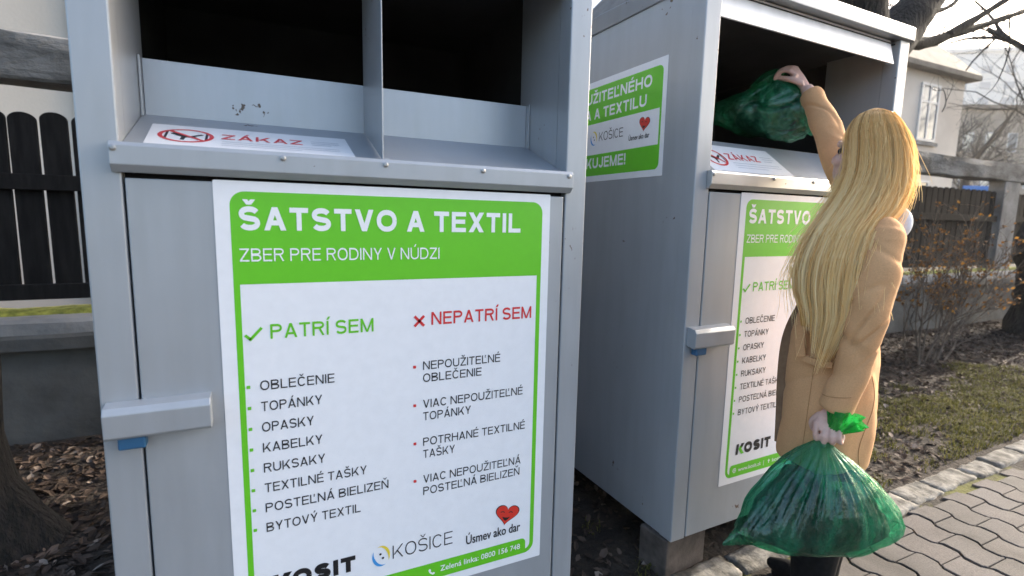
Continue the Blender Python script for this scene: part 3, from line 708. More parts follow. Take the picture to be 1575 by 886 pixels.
def container(label, loc, rz, second):
    r = empty('clothes_bank', loc, rz, label, 'donation container')
    pm = M['paint2'] if second else M['paint']
    xi0, xi1 = 0.066, 1.083
    # shell: front posts, side, back, top, floor sheets
    MB().box(0, xi0, 0, 0.06, 0, 1.888).build('front_post', pm, r, 0.0035)
    MB().box(xi1, CW, 0, 0.06, 0, 1.888).build('front_post', pm, r, 0.0035)
    MB().box(0.0006, 0.004, 0.058, CD-0.004, 0.004, 1.888).build('side_panel', pm, r)
    MB().box(CW-0.004, CW-0.0006, 0.058, CD-0.004, 0.004, 1.888).build('side_panel', pm, r)
    MB().box(0.0006, CW-0.0006, CD-0.004, CD, 0.004, 1.888).build('back_panel', pm, r)
    MB().box(0.005, CW-0.005, 0.022, CD-0.005, 0.004, 0.010).build('floor_panel', pm, r)
    # black sheet painting the shade in the door gap, then the door itself
    MB().box(0.060, 1.090, 0.024, 0.030, 0.006, 1.262).build('gap_shade_sheet', M['gap'], r)
    d = MB().box(0.0705, 1.0765, -0.001, 0.021, 0.004, 1.240).build('door', pm, r, 0.0025)
    # lip under the opening, with its screws
    prof = [(-0.001, 1.250), (-0.010, 1.250), (-0.022, 1.264), (-0.022, 1.300), (-0.018, 1.308), (-0.001, 1.309)]
    lip = MB().prism_x(prof, 0.052, 1.094).build('sill', M['alu'] if second else pm, r, 0.0015)
    for sx in (0.059, 0.358, 0.578, 0.824, 1.080):
        MB().tube([(sx, -0.0215, 1.295), (sx, -0.0245, 1.295), (sx, -0.0258, 1.295)], [0.0062, 0.0062, 0.003], 10).build('screw', M['screw'], lip)
    # chute plate
    sl, yb = (0.80, 0.172) if second else (0.40, 0.25)
    z0 = 1.302
    mb = MB().add([(xi0+.001, -0.001, z0), (xi1-.001, -0.001, z0), (xi1-.001, yb, z0+sl*yb), (xi0+.001, yb, z0+sl*yb), (xi0+.001, -0.001, z0-.006), (xi1-.001, -0.001, z0-.006), (xi1-.001, yb, z0+sl*yb-.006), (xi0+.001, yb, z0+sl*yb-.006)],
                  [(0,1,2,3), (7,6,5,4), (0,4,5,1), (1,5,6,2), (2,6,7,3), (3,7,4,0)])
    chute = mb.build('chute_plate', M['board'], r)
    if not second:
        zt = z0 + sl*yb
        MB().box(0.072, 1.078, yb, yb+0.006, zt-0.002, zt+0.128).build('back_board', M['board'], r, 0.001)
        MB().box(0.0665, 0.071, yb-0.02, yb+0.006, zt-0.006, zt+0.130).build('board_flange', pm, r, 0.001); MB().box(1.0785, 1.0825, yb-0.02, yb+0.006, zt-0.006, zt+0.130).build('board_flange', pm, r, 0.001)
        MB().add([(0.5755, 0.004, z0+0.006), (0.5785, 0.004, z0+0.006), (0.5785, yb-.001, z0+sl*yb+.002), (0.5755, yb-.001, z0+sl*yb+.002), (0.5755, 0.004, 1.83), (0.5785, 0.004, 1.83), (0.5785, yb-.001, 1.83), (0.5755, yb-.001, 1.83)],
                 [(3,2,1,0), (4,5,6,7), (0,1,5,4), (1,2,6,5), (2,3,7,6), (3,0,4,7)]).box(0.579, 0.592, 0.003, 0.005, z0+0.003, z0+0.010).build('divider', pm, r, 0.0008)
    # opening side flanges, inside coloured near black to deepen its shade
    MB().box(xi0-.003, xi0-.0005, 0.06, 0.30, 1.26, 1.885).build('inner_flange', pm, r)
    MB().box(xi1+.0005, xi1+.003, 0.06, 0.30, 1.26, 1.885).build('inner_flange', pm, r)
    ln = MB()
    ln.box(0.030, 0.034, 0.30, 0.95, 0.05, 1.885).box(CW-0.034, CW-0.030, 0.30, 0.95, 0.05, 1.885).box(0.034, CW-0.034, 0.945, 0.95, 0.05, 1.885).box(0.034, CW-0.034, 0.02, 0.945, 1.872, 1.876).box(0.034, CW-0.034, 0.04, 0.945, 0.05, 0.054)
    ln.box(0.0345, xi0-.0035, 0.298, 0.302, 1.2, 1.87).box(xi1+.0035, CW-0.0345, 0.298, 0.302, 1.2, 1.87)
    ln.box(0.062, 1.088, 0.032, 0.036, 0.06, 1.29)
    ln.build('inner_hopper', M['shade_liner'], r)
    # header, tipped back to catch more sky, and roof cap
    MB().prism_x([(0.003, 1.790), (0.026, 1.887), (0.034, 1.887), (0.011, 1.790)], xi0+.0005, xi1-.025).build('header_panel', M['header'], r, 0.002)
    MB().box(xi1-.0245, xi1-.0005, 0.036, 0.042, 1.80, 1.887).build('header_filler', pm, r)
    cap = [(-0.014, 1.8885), (CD+0.012, 1.8885), (CD+0.012, 1.925), (CD*0.5, 1.955), (0.010, 1.938), (0.004, 1.944), (-0.010, 1.944), (-0.014, 1.936)]
    MB().prism_x(cap, -0.008, CW+0.008).build('roof_cap', M['cap'], r, 0.003)
    # hasp cover and padlock
    prof = [(-0.0005, 0.722), (-0.034, 0.716), (-0.040, 0.722), (-0.042, 0.770), (-0.034, 0.783), (-0.0005, 0.787)]
    MB().prism_x(prof, 0.010, 0.198).build('hasp_cover', pm, r, 0.002)
    MB().box(0.030, 0.078, -0.030, -0.004, 0.690, 0.720).build('padlock', M['lock'], r, 0.004)
    # little skids under the edge
    for (fx, fy) in ((0.03, 0.16), (0.03, 0.80), (CW-0.09, 0.16), (CW-0.09, 0.80)):
        MB().box(fx, fx+0.06, fy, fy+0.09, -0.018, 0.0035).build('skid', M['alu'], r, 0.003)
    print_poster(r)
    print_sticker(chute, -0.001, z0, sl, 0.101, 0.517)
    if second: print_side_sign(r)
    return r
container('grey metal clothes container nearest the camera, its wide opening split by an upright divider', (0, 0, GZ), 0, False)
B2 = (1.584, 0.023, GZ + 0.039); RZ2 = 0.028
container('grey metal clothes container behind the woman, with a green sign on its side', B2, RZ2, True)
c2, s2 = math.cos(RZ2), math.sin(RZ2)
def in2(x, y, z): return (B2[0] + c2*x - s2*y, B2[1] + s2*x + c2*y, B2[2] + z)
def brick(x, y, z1, rz, label, sx=0.20, sy=0.11):
    h = z1 + 0.012
    o = MB().box(-sx/2, sx/2, -sy/2, sy/2, -h, 0).build('concrete_block', M['brick'], None, 0.006)
    o.location = (x, y, z1); o.rotation_euler = (0, 0, rz); tag(o, label, 'block', 'blocks carrying the containers')
p = in2(0.095, 0.085, -0.0005); brick(p[0], p[1], p[2], RZ2+0.1, 'worn brown concrete block under the near corner of the container with the side sign', 0.22, 0.13)
for x, y, w in ((1.05, .085, 'street side corner farther from its side sign'), (.095, 1.0, 'rear corner below its side sign'), (1.05, 1.0, 'rear corner farther from its side sign')):
    p = in2(x, y, -0.0005); brick(p[0], p[1], p[2], RZ2, 'concrete block under the woman\'s container, ' + w)
for x, y, w in ((.10, .085, 'front corner on the padlock side'), (1.05, .085, 'front corner beside the gap between containers'), (.10, 1.0, 'rear corner nearest the left tree'), (1.05, 1.0, 'rear corner beside the gap between containers')):
    brick(x, y, GZ-0.0005, 0.03, 'brown concrete block under the container with the divider, ' + w)

# ------------------------------------------------------------------ fence: concrete foot wall, pickets, beam on posts
FY = 2.46
wall = empty('foot_wall', (0, FY, 0), 0, 'low grey concrete wall with a mossy top under the black pickets', 'wall')
def rough_slab(x0, x1, y0, y1, z0, z1, name, mat, parent, step=0.12, amp=0.012, seed=0):
    n = int((x1-x0)/step); prof_n = 10; rows = []
    for i in range(n+1):
        x = lerp(x0, x1, i/n); pr_ = []
        for (y, z) in ((y0, z0), (y0, lerp(z0, z1, .35)), (y0, lerp(z0, z1, .7)), (y0+0.012, z1-0.006), (y0+.05, z1), (lerp(y0,y1,.5), z1), (y1-.03, z1), (y1, z1-.01), (y1, z0)):
            q = Vector((x*3, y*7+seed, z*7)); pr_.append((x, y + amp*noise.noise(q), z + amp*0.7*noise.noise(q + Vector((9, 3, 1)))))
        rows.append(pr_)
    return MB().loft(rows).build(name, mat, parent, smooth=False)
rough_slab(-8, 16, -0.17, 0.16, -0.1, 0.545, 'wall_base', M['concrete_dark'], wall, seed=1)
rough_slab(-8, 16, -0.23, 0.17, 0.535, 0.625, 'lower_ledge', M['concrete_dark'], wall, 0.09, 0.016, seed=4)
rough_slab(-8, 16, -0.215, 0.17, 0.618, 0.705, 'wall_cap', M['concrete'], wall, 0.09, 0.012, seed=7)
wr = random.Random(21); mb = MB()
n = 300
rows = [[(lerp(-8, 16, i/n), y, 0.705 + (0.022 + 0.014*noise.noise(Vector((i*.6, k*2.1, 2))))*(0 if k in (0, 4) else 1) - (0.004 if k in (0, 4) else 0)) for k, y in enumerate((-0.11+0.03*noise.noise(Vector((i*.5, 0, 0))), -0.07, -0.01, 0.06, 0.14))] for i in range(n+1)]
MB().loft(rows, cap=False, closed=False).build('moss_strip', M['moss'], wall, smooth=True)

posts_x = [-6.45, -3.05, 0.30, 3.45, 6.50, 9.80, 13.1]
frame = empty('concrete_fence_frame', (0, FY, 0), 0, 'weathered grey concrete beam carried on square posts above the black pickets', 'fence frame')
rows = []
n = 260
for i in range(n+1):
    x = lerp(-8, 16, i/n); pr_ = []
    for y, z in ((-.10, 1.945), (-.11, 1.96), (-.11, 2.05), (-.11, 2.12), (-.10, 2.185), (-.04, 2.20), (.08, 2.20), (.11, 2.17), (.11, 1.945)):
        q = Vector((x*2.5, y*9, z*9)); a = 0.014
        pr_.append((x, y + a*noise.noise(q), z + a*noise.noise(q + Vector((5, 5, 5)))))
    rows.append(pr_)
MB().loft(rows).build('beam', M['beam'], frame)
for k, x in enumerate(posts_x):
    w = 0.22 if x == 9.80 else 0.12
    MB().box(x-w, x+w, -0.09, 0.10, 0.69, 1.95).build('post', M['concrete'], frame, 0.012)
fence = empty('picket_fence', (0, FY, 0), 0, 'black wooden picket fence with rounded tops standing on the low wall', 'fence')
fr = random.Random(2)
for a, b in zip(posts_x, posts_x[1:]):
    wa = 0.24 if a == 9.80 else 0.13; wb = 0.24 if b == 9.80 else 0.13
    x0, x1 = a+wa, b-wb; n = round((x1-x0)/0.1325); pw = (x1-x0)/n
    mb = MB()
    for k in range(n):
        xa = x0 + k*pw + 0.008; xb = xa + pw - 0.016; zt = 1.805 + fr.uniform(-.012, .012); dy = fr.uniform(-.003, .003); ls = fr.uniform(-.005, .005)
        cx = (xa+xb)/2; hw = (xb-xa)/2
        arc = [(cx + ls + hw*math.cos(R(a_)), zt - 0.042 + 0.042*math.sin(R(a_))) for a_ in range(0, 181, 15)]
        mb.prism_y([(xa, 0.80), (xb, 0.80)] + arc, -0.012+dy, 0.010+dy)
    mb.build('picket_panel', M['picket'], fence)
    for z in (0.815, 1.415):
        MB().box(x0-.01, x1+.01, -0.055, -0.016, z-.03, z+.055).build('rail', M['picket'], fence, 0.004)

# ------------------------------------------------------------------ trees and shrub
def gnarl(pts, rad, mb, k=10, n=6, amp=0.18, seed=0):
    P = catmull(pts, n); m = len(P); rr_ = [interp([(i/(len(rad)-1), r) for i, r in enumerate(rad)], i/(m-1)) for i in range(m)]
    base = len(mb.v); mb.tube(P, rr_, k)
    for q in range(base, len(mb.v)):
        v = Vector(mb.v[q]); i = min(m-1, (q-base)//k); c = P[i]; d = v - c
        if d.length > 1e-6: mb.v[q] = tuple(c + d*(1 + amp*noise.noise(v*5 + Vector((seed, 0, 0))) + amp*0.6*noise.noise(v*14)))
def twigs(mb, p, d, L, r, depth, rng, spread=0.55):
    n = max(3, int(4)); pts = [p]; dd = d.normalized()
    for i in range(n):
        dd = (dd + Vector((rng.gauss(0, .16), rng.gauss(0, .16), rng.gauss(0.03, .13)))).normalized(); pts.append(pts[-1] + dd*L/n)
    mb.tube(pts, [lerp(r, r*0.55, i/n) for i in range(n+1)], 5 if r > .008 else 4, cap=False)
    if depth == 0: return
    for k in range(rng.randint(2, 4)):
        i = rng.randint(1, n); b = (dd + Vector((rng.gauss(0, spread), rng.gauss(0, spread), rng.gauss(.1, spread)))).normalized()
        twigs(mb, pts[i], b, L*rng.uniform(.5, .8), r*rng.uniform(.42, .62), depth-1, rng, spread)
# gnarled tree behind the containers
t = empty('tree', (4.72, 1.5, 0), 0, 'dark gnarled leafless tree rising behind the container, limbs against the bright sky', 'tree')
tb = lambda x, z, y=0.0: (x-4.72, y, z)
mb = MB(); gnarl([tb(4.66, -.1), tb(4.70, .5), tb(4.74, 1.3), tb(4.78, 2.1), tb(4.86, 2.6)], [.34, .25, .22, .22, .22], mb, 14, 6, .12)
mb.build('trunk', M['dark_bark'], t, smooth=True)
mb = MB()
gnarl([tb(4.82, 2.45), tb(5.02, 2.72), tb(5.27, 2.99), tb(5.48, 3.22), tb(5.72, 3.6), tb(5.8, 4.3), tb(6.1, 5.2)], [.21, .19, .165, .15, .13, .10, .05], mb, 12, 6, .16, 3)
gnarl([tb(4.80, 2.40), tb(4.66, 2.80), tb(4.48, 3.16), tb(4.30, 3.45), tb(4.1, 4.2), tb(3.9, 5.0)], [.22, .22, .23, .21, .14, .06], mb, 12, 6, .14, 8)
mb.build('main_limb', M['dark_bark'], t, smooth=True)
mb = MB(); tr = random.Random(31)
def branch(pts, r0, r1, n=5, side=7, L=.34):
    P = catmull(pts, n)
    gnarl(pts, [r0, lerp(r0, r1, .4), lerp(r0, r1, .75), r1], mb, 7, n, .25, r0*100)
    for k in range(side):
        i = tr.randint(len(P)//4, len(P)-2); d = (P[i+1]-P[i]).normalized()
        twigs(mb, P[i], d*0.6 + Vector((tr.gauss(0,.5), tr.gauss(0,.4), tr.gauss(0,.5))), L*tr.uniform(.5, 1.2), .0075, 2, tr)
branch([tb(5.22, 2.86), tb(5.46, 2.86), tb(5.74, 2.93), tb(6.05, 3.04), tb(6.6, 3.22), tb(7.3, 3.47), tb(8.2, 3.75, .2)], .062, .018, 5, 9, .3)
branch([tb(5.90, 2.99), tb(6.3, 3.20, -.03), tb(6.7, 3.42, -.05), tb(7.15, 3.66, -.08), tb(7.8, 4.05, -.1)], .042, .014, 5, 7, .28)
branch([tb(5.50, 3.14), tb(5.78, 3.20, .05), tb(6.05, 3.30, .06), tb(6.35, 3.52, .1), tb(6.8, 3.95, .1)], .030, .010, 5, 6, .25)
branch([tb(5.6, 3.4), tb(6.2, 4.0, .3), tb(7.0, 4.5, .5)], .05, .015, 5, 8, .6)
twigs(mb, Vector(tb(6.95, 3.36)), Vector((.1, 0, -1)), .62, .008, 2, tr, .3)
twigs(mb, Vector(tb(6.0, 2.35)), Vector((.4, .1, .5)), .30, .006, 2, tr, .5)
for k in range(14):
    a = tr.uniform(0, 6.28); twigs(mb, Vector(tb(tr.uniform(3.9, 6.1), tr.uniform(4.2, 5.2))), Vector((math.cos(a), math.sin(a)*.7, .6)), 1.5, .025, 3, tr)
mb.build('branches', M['dark_bark'], t, smooth=True)

# trunk at the left edge, flaring into roots
t = empty('tree', (-0.845, 1.22, 0), 0, 'dark tree trunk with flaring roots at the left edge, beside the padlocked container post', 'tree')
mb = MB(); rows = []; k = 28
for z, r0 in ((-.12, .36), (-.02, .335), (.06, .305), (.14, .275), (.26, .245), (.42, .230), (.7, .224), (1.1, .215), (1.7, .20), (2.4, .19), (3.2, .17)):
    row = []
    for j in range(k):
        a = 2*math.pi*j/k; rt = max(0, math.cos(3*a + .25))**2 * max(0, (.30-z))*0.40
        r = r0 + rt + .022*noise.noise(Vector((math.cos(a)*3, math.sin(a)*3, z*2.2))) + .012*noise.noise(Vector((math.cos(a)*9, math.sin(a)*9, z*6)))
        row.append((r*math.cos(a) + 0.02*z, r*math.sin(a), z))
    rows.append(row)
mb.loft(rows).build('trunk', M['dark_bark'], t, smooth=True)
mb = MB(); tr = random.Random(4)
for kk in range(9):
    a = kk*.7; twigs(mb, Vector((.06, 0, 3.1)), Vector((math.cos(a), math.sin(a), 1.0)), 1.6, .06, 3, tr)
mb.build('branches', M['bark'], t)
# dark trunk at the right edge with a grey sucker
t = empty('tree', (8.92, 1.55, 0), 0, 'dark forked trunk at the right edge beside the shrub, grey sucker at its foot', 'tree')
mb = MB(); gnarl([(0, 0, -.15), (-.02, 0, .25), (-.04, 0, .8), (-.12, 0, 1.15), (.1, 0, 1.75), (.3, .1, 2.9)], [.40, .32, .30, .32, .22, .16], mb, 14, 5, .18, 2)
mb.build('trunk', M['bark'], t, smooth=True)
mb = MB(); gnarl([(-.52, -.12, -.05), (-.42, -.18, .18), (-.30, -.22, .42), (-.2, -.2, .7)], [.035, .032, .03, .02], mb, 8, 4, .1); mb.build('sucker', M['concrete_dark'], t, smooth=True)
mb = MB(); tr = random.Random(14)
for kk in range(5):
    a = -1.2 + kk*.6; twigs(mb, Vector((.3, .1, 2.8)), Vector((math.cos(a), math.sin(a), 1.4)), 1.5, .05, 2, tr)
mb.build('branches', M['bark'], t)
# shrub with dried leaves
t = empty('shrub', (5.95, 1.33, 0), 0, 'bare twiggy shrub with dried orange leaves in front of the low wall', 'shrub')
mb = MB(); lf = MB(); lf.c = []; sr = random.Random(17)
def shrub_leaf(p):
    s = sr.uniform(.018, .042); a = Vector((sr.gauss(0,1), sr.gauss(0,1), sr.gauss(-.4,.8))).normalized(); b = a.orthogonal().normalized()
    b = Matrix.Rotation(sr.uniform(0, 6.28), 3, a) @ b; c = a.cross(b)
    lf.add([p, p + a*s*.5 + b*s*.32 + c*s*.12, p + a*s, p + a*s*.5 - b*s*.32 + c*s*.12], [(0,1,2), (0,2,3)]); lf.c += [sr.random()]*4
def stem(p, d, L, r, depth):
    n = 6; pts = [p]; dd = d.normalized()
    for i in range(n):
        dd = (dd + Vector((sr.gauss(0,.08), sr.gauss(0,.08), sr.gauss(.02,.06)))).normalized(); pts.append(pts[-1] + dd*L/n)
    mb.tube(pts, [lerp(r, r*.5, i/n) for i in range(n+1)], 6 if depth > 1 else 4, cap=False)
    if depth <= 1:
        for i in range(n//2, n+1):
            if pts[i].z > .5 and sr.random() < .13:
                for _ in range(sr.randint(1, 2)): shrub_leaf(pts[i] + Vector((sr.gauss(0,.012), sr.gauss(0,.012), 0)))
    if depth == 0: return
    for k in range(sr.randint(4, 6)):
        i = sr.randint(2, n); b = (dd + Vector((sr.gauss(0,.42), sr.gauss(0,.42), sr.gauss(.12,.3)))).normalized()
        stem(pts[i], b, L*sr.uniform(.38, .62), r*.55, depth-1)
for bx, by, dx, dy, L in ((-.20,-.02,.02,.0,.95), (-.12,.02,.10,.05,1.0), (-.1,.0,.22,-.05,1.0), (.05,.0,.35,.02,.95), (.08,.03,.55,0,.95), (.02,-.04,-.12,-.1,.8), (.14,.0,.85,.1,.85), (.0,.06,.1,.3,.9), (.16,-.03,1.3,-.05,.7), (-.25,.05,-.25,.1,.8), (.1,.05,.7,.25,.9)):
    stem(Vector((bx, by, -.03)), Vector((dx, dy, 1)), L*.92, .0085, 3)
mb.build('stems', M['twig'], t); lf.build('leaves', M['shrub_leaf'], t)

# ------------------------------------------------------------------ houses beyond the fence
def window_part(parent, x0, x1, z0, z1, y, mats=('glass', 'frame'), mull=True):
    f = MB(); w = 0.09
    f.box(x0, x1, y-.06, y, z0, z0+w).box(x0, x1, y-.06, y, z1-w, z1).box(x0, x0+w, y-.06, y, z0+w, z1-w).box(x1-w, x1, y-.06, y, z0+w, z1-w)
    if mull:
        cx = (x0+x1)/2; zc = z0 + .68*(z1-z0); f.box(cx-.05, cx+.05, y-.055, y, z0+w, z1-w).box(x0+w, cx-.05, y-.052, y, zc-.04, zc+.04).box(cx+.05, x1-w, y-.052, y, zc-.04, zc+.04)
    o = f.build('window', M[mats[1]], parent)
    MB().box(x0+w-.01, x1-w+.01, y-.025, y-.018, z0+w-.01, z1-w+.01).build('pane', M[mats[0]], o)
h = empty('house', (0, 0, 0), 0, 'beige rendered house with a grey hipped roof beyond the fence', 'house')
hx0, hx1, hy0, hy1, hz = 11.0, 25.55, 10.35, 20.0, 7.15
MB().box(hx0, hx1, hy0, hy1, -.3, hz).build('wall', M['greyrender'], h)
e = .38; rx = (hx0+hx1)/2; ry = (hy0+hy1)/2; rzt = 13.2
rf = MB().add([(hx0-e, hy0-e, hz-.12), (hx1+e, hy0-e, hz-.12), (hx1+e, hy1+e, hz-.12), (hx0-e, hy1+e, hz-.12), (hx0-e, hy0-e, hz+.06), (hx1+e, hy0-e, hz+.06), (hx1+e, hy1+e, hz+.06), (hx0-e, hy1+e, hz+.06), (hx0+4.6, ry, rzt), (hx1-4.6, ry, rzt)],
  [(3,2,1,0), (0,1,5,4), (1,2,6,5), (2,3,7,6), (3,0,4,7), (4,5,9,8), (5,6,9), (6,7,8,9), (7,4,8)]).build('roof', M['roof'], h)
MB().box(20.2, 21.0, 14.0, 14.8, 9.5, 13.0).box(20.12, 21.08, 13.92, 14.88, 13.001, 13.2).build('chimney', M['chimney'], rf)
for x in (13.0, 16.2, 19.4, 22.55): window_part(h, x, x+1.25, 4.55, 6.65, hy0-.001)
for x in (13.0, 16.2, 19.4, 22.55): window_part(h, x, x+1.25, 1.1, 3.1, hy0-.001)
MB().box(22.4, 23.95, hy0-.10, hy0-.062, 4.40, 4.52).build('sill', M['concrete'], h)
h = empty('house', (0, 0, 0), 0, 'cream rendered house wall seen between fence beam and pickets at far left', 'house')
MB().box(-14, 2.4, 6.6, 14, -.3, 6.2).build('wall', M['cream'], h)
MB().box(-1.62, -1.44, 6.52, 6.599, 0.2, 6.1).build('corner_strip', M['greyrender'], h)
MB().add([(-14.5, 6.0, 6.2), (2.9, 6.0, 6.2), (2.9, 14.6, 6.2), (-14.5, 14.6, 6.2), (-14.5, 6.0, 6.4), (2.9, 6.0, 6.4), (2.9, 14.6, 6.4), (-14.5, 14.6, 6.4), (-10, 10.3, 9), (-1.5, 10.3, 9)], [(3,2,1,0), (0,1,5,4), (1,2,6,5), (2,3,7,6), (3,0,4,7), (4,5,9,8), (5,6,9), (6,7,8,9), (7,4,8)]).build('roof', M['roof'], h)
for x in (-11, -8, -5): window_part(h, x, x+1.3, 2.2, 4.0, 6.599)
# apartment blocks
b = empty('apartment_building', (82, 31.6, 0), R(-28), 'brown three storey apartment block with pale painted window glare behind the house', 'building')
MB().box(-14, 24, 0, 12, -.3, 15.6).build('wall', M['brownrender'], b)
MB().box(-14.4, 24.4, -.5, 12.4, 15.601, 16.1).build('roof', M['roof'], b)
for z in (2.2, 6.3, 10.6):
    for k in range(14):
        x = -12.6 + 2.6*k; window_part(b, x, x+1.15, z, z+2.3, -.001, ('glare_panes' if (k*7+int(z)) % 3 else 'glass', 'frame'), False)
b = empty('apartment_building', (122, 62, 0), R(-35), 'tall pale panel apartment block, the farthest building, against the white sky', 'building')
MB().box(-17, 24, 0, 14, -.3, 36).build('wall', M['pale'], b)
MB().box(-17.3, 24.3, -.3, 14.3, 36.001, 36.8).build('roof', M['pale'], b)
for z in range(11):
    for k in range(9):
        x = -15 + 4.2*k; window_part(b, x, x+1.9, 1.5+3.05*z, 2.9+3.05*z, -.001, ('pale_glass', 'frame'), False)
# bare trees in front of the far blocks
def bare_tree(x, y, H, r, seed, label):
    t = empty('tree', (x, y, 0), 0, label, 'tree', 'bare trees beyond the fence'); mb = MB(); q = random.Random(seed)
    gnarl([(0, 0, -.2), (.05, 0, H*.25), (-.05, .1, H*.5)], [r*1.25, r, r*.8], mb, 10, 4, .06); mb.build('trunk', M['bark'], t, smooth=True)
    mb = MB()
    for k in range(9):
        a = k*2.4; twigs(mb, Vector((-.05, .1, H*q.uniform(.34, .5))), Vector((math.cos(a)*.8, math.sin(a)*.8, q.uniform(.5, 1.2))), H*.26, r*.42, 4, q, .5)
    mb.build('crown', M['bark'], t)
bare_tree(38.5, 15.6, 10.5, .26, 3, 'bare round crowned tree in front of the brown apartment block')
bare_tree(25.8, 7.6, 10.5, .085, 8, 'slender bare tree at the right edge, nearest to the fence beam')
bare_tree(58, 24.0, 12, .2, 12, 'small bare tree between the house corner and brown apartment block')
s = empty('sign', (19.6, 7.0, 0), R(-30), 'small blue panel on a grey pole glimpsed through the gap under the beam', 'sign')
MB().box(-.36, .36, -.02, .02, 2.22, 2.56).build('panel', M['blue'], s, .008); MB().tube([(0, .05, -.1), (0, .05, 2.6)], .035, 8).build('pole', M['concrete'], s)
MB().box(-.30, .30, -.0235, -.0215, 2.29, 2.34).build('stripe', M['vinyl'], s)

# ------------------------------------------------------------------ the woman
PO = Vector((1.93, -0.32, 0)); EN = Vector((0.8624, 0.5062, 0)); ES = Vector((0.5062, -0.8624, 0))
def B(s, o, z): return PO + ES*s + EN*o + Vector((0, 0, z))       # her own frame: s towards her back, o towards her right side
HC = Vector((-0.012, 0.0, 1.497))                                # head centre in that frame
FS, FO = -0.80, 0.60                                              # where she looks: ahead and to the right
person = empty('person', B(-.02, 0, 0), 0, 'woman in a camel coat reaching into the container with a green bag', 'person')
PINV = Matrix.Translation(-person.location)
def own(o):
    o.data.transform(PINV); o.parent = person; return o

def hand_finger(mb, pts, r0, r1):
    P = catmull(pts, 4); n = len(P)
    mb.tube(P, [lerp(r0, r1, i/(n-1)) for i in range(n)], 10); mb.ball(P[-1], r1*1.0, 10, 6); mb.ball(P[0], r0, 10, 6)
# --- body: one continuous surface
mb = MB()
f3 = (ES*FS + EN*FO).normalized(); up = (Vector((0,0,1)) - f3*0.20).normalized(); f3 = (f3 + Vector((0,0,.20))).normalized(); rt = f3.cross(up).normalized()
HM = Matrix((rt, f3, up)).transposed(); hc = B(*HC)
H = lambda r, f, u: hc + HM @ Vector((r, f, u))
mb.ball(H(0, -.010, .012), (.066, .082, .080), 24, 16, HM)                                # cranium
mb.ball(H(0, .028, -.045), (.053, .060, .070), 20, 14, HM)                                # face
mb.ball(H(0, .055, -.098), (.026, .025, .022), 14, 10, HM)                                # chin
for sgn in (-1, 1):
    mb.ball(H(.036*sgn, .052, -.030), (.022, .022, .022), 12, 8, HM)                      # cheek
    mb.ball(H(.060*sgn, -.012, -.022), (.010, .016, .026), 12, 8, HM)                     # ear
    mb.tube([H(.045*sgn, .060, .018), H(.022*sgn, .080, .022), H(.008*sgn, .083, .018)], .010, 8)   # brow
mb.tube([H(0, .080, .012), H(0, .093, -.012), H(0, .104, -.030)], [.008, .009, .011], 10); mb.ball(H(0, .100, -.034), (.014, .012, .009), 10, 8, HM)
mb.ball(H(0, .083, -.066), (.020, .009, .006), 12, 8, HM); mb.ball(H(0, .080, -.076), (.018, .010, .007), 12, 8, HM)
mb.tube([B(.012, .0, 1.30), B(.010, 0, 1.36), H(0, -.020, -.06)], [.060, .052, .052], 16)
def ell(s, o, z, a, b, k=28, rot=0.0, sq=1.0):
    out = []
    for j in range(k):
        t = 2*math.pi*j/k; c, d = math.cos(t), math.sin(t)
        c = math.copysign(abs(c)**sq, c); d = math.copysign(abs(d)**sq, d)
        x, y = a*c, b*d; out.append(B(s + x*math.cos(rot) - y*math.sin(rot), o + x*math.sin(rot) + y*math.cos(rot), z))
    return out
mb.loft([ell(-.035, .01, .62, .09, .15), ell(-.035, .0, .75, .10, .165), ell(-.04, 0, .90, .09, .14), ell(-.03, 0, 1.05, .09, .13), ell(-.015, 0, 1.18, .095, .15), ell(.0, .0, 1.27, .075, .155), ell(.005, .0, 1.33, .05, .09)])
LEGS = [[(-.035, -.075, .68), (-.04, -.075, .40), (-.045, -.07, .10), (-.04, -.07, .055)], [(-.03, .085, .68), (-.02, .085, .40), (-.02, .075, .10), (-.02, .075, .055)]]
for L in LEGS:
    mb.tube(catmull([B(*p) for p in L], 5), [lerp(.082, .042, min(1, i/12)) for i in range(16)], 16)
for (s, o, _) in (LEGS[0][3], LEGS[1][3]):
    mb.tube([B(s+.03, o-.02, .042), B(s-.05, o+.03, .040), B(s-.12, o+.075, .034)], [.034, .036, .026], 12); mb.ball(B(s-.13, o+.082, .033), .024, 12, 8)
LA = [(.034, -.130, 1.262), (.034, -.174, 1.16), (.022, -.196, 1.03), (.010, -.20, .90), (-.020, -.20, .775), (-.032, -.20, .748)]
RA = [(-.005, .13, 1.335), (-.060, .215, 1.455), (-.110, .275, 1.545), (-.172, .36, 1.685), (-.214, .415, 1.768), (-.232, .43, 1.796)]
for A in (LA, RA): mb.tube(catmull([B(*p) for p in A], 5), [interp([(0, .036), (.45, .031), (.8, .025), (1, .023)], i/25) for i in range(26)], 14)
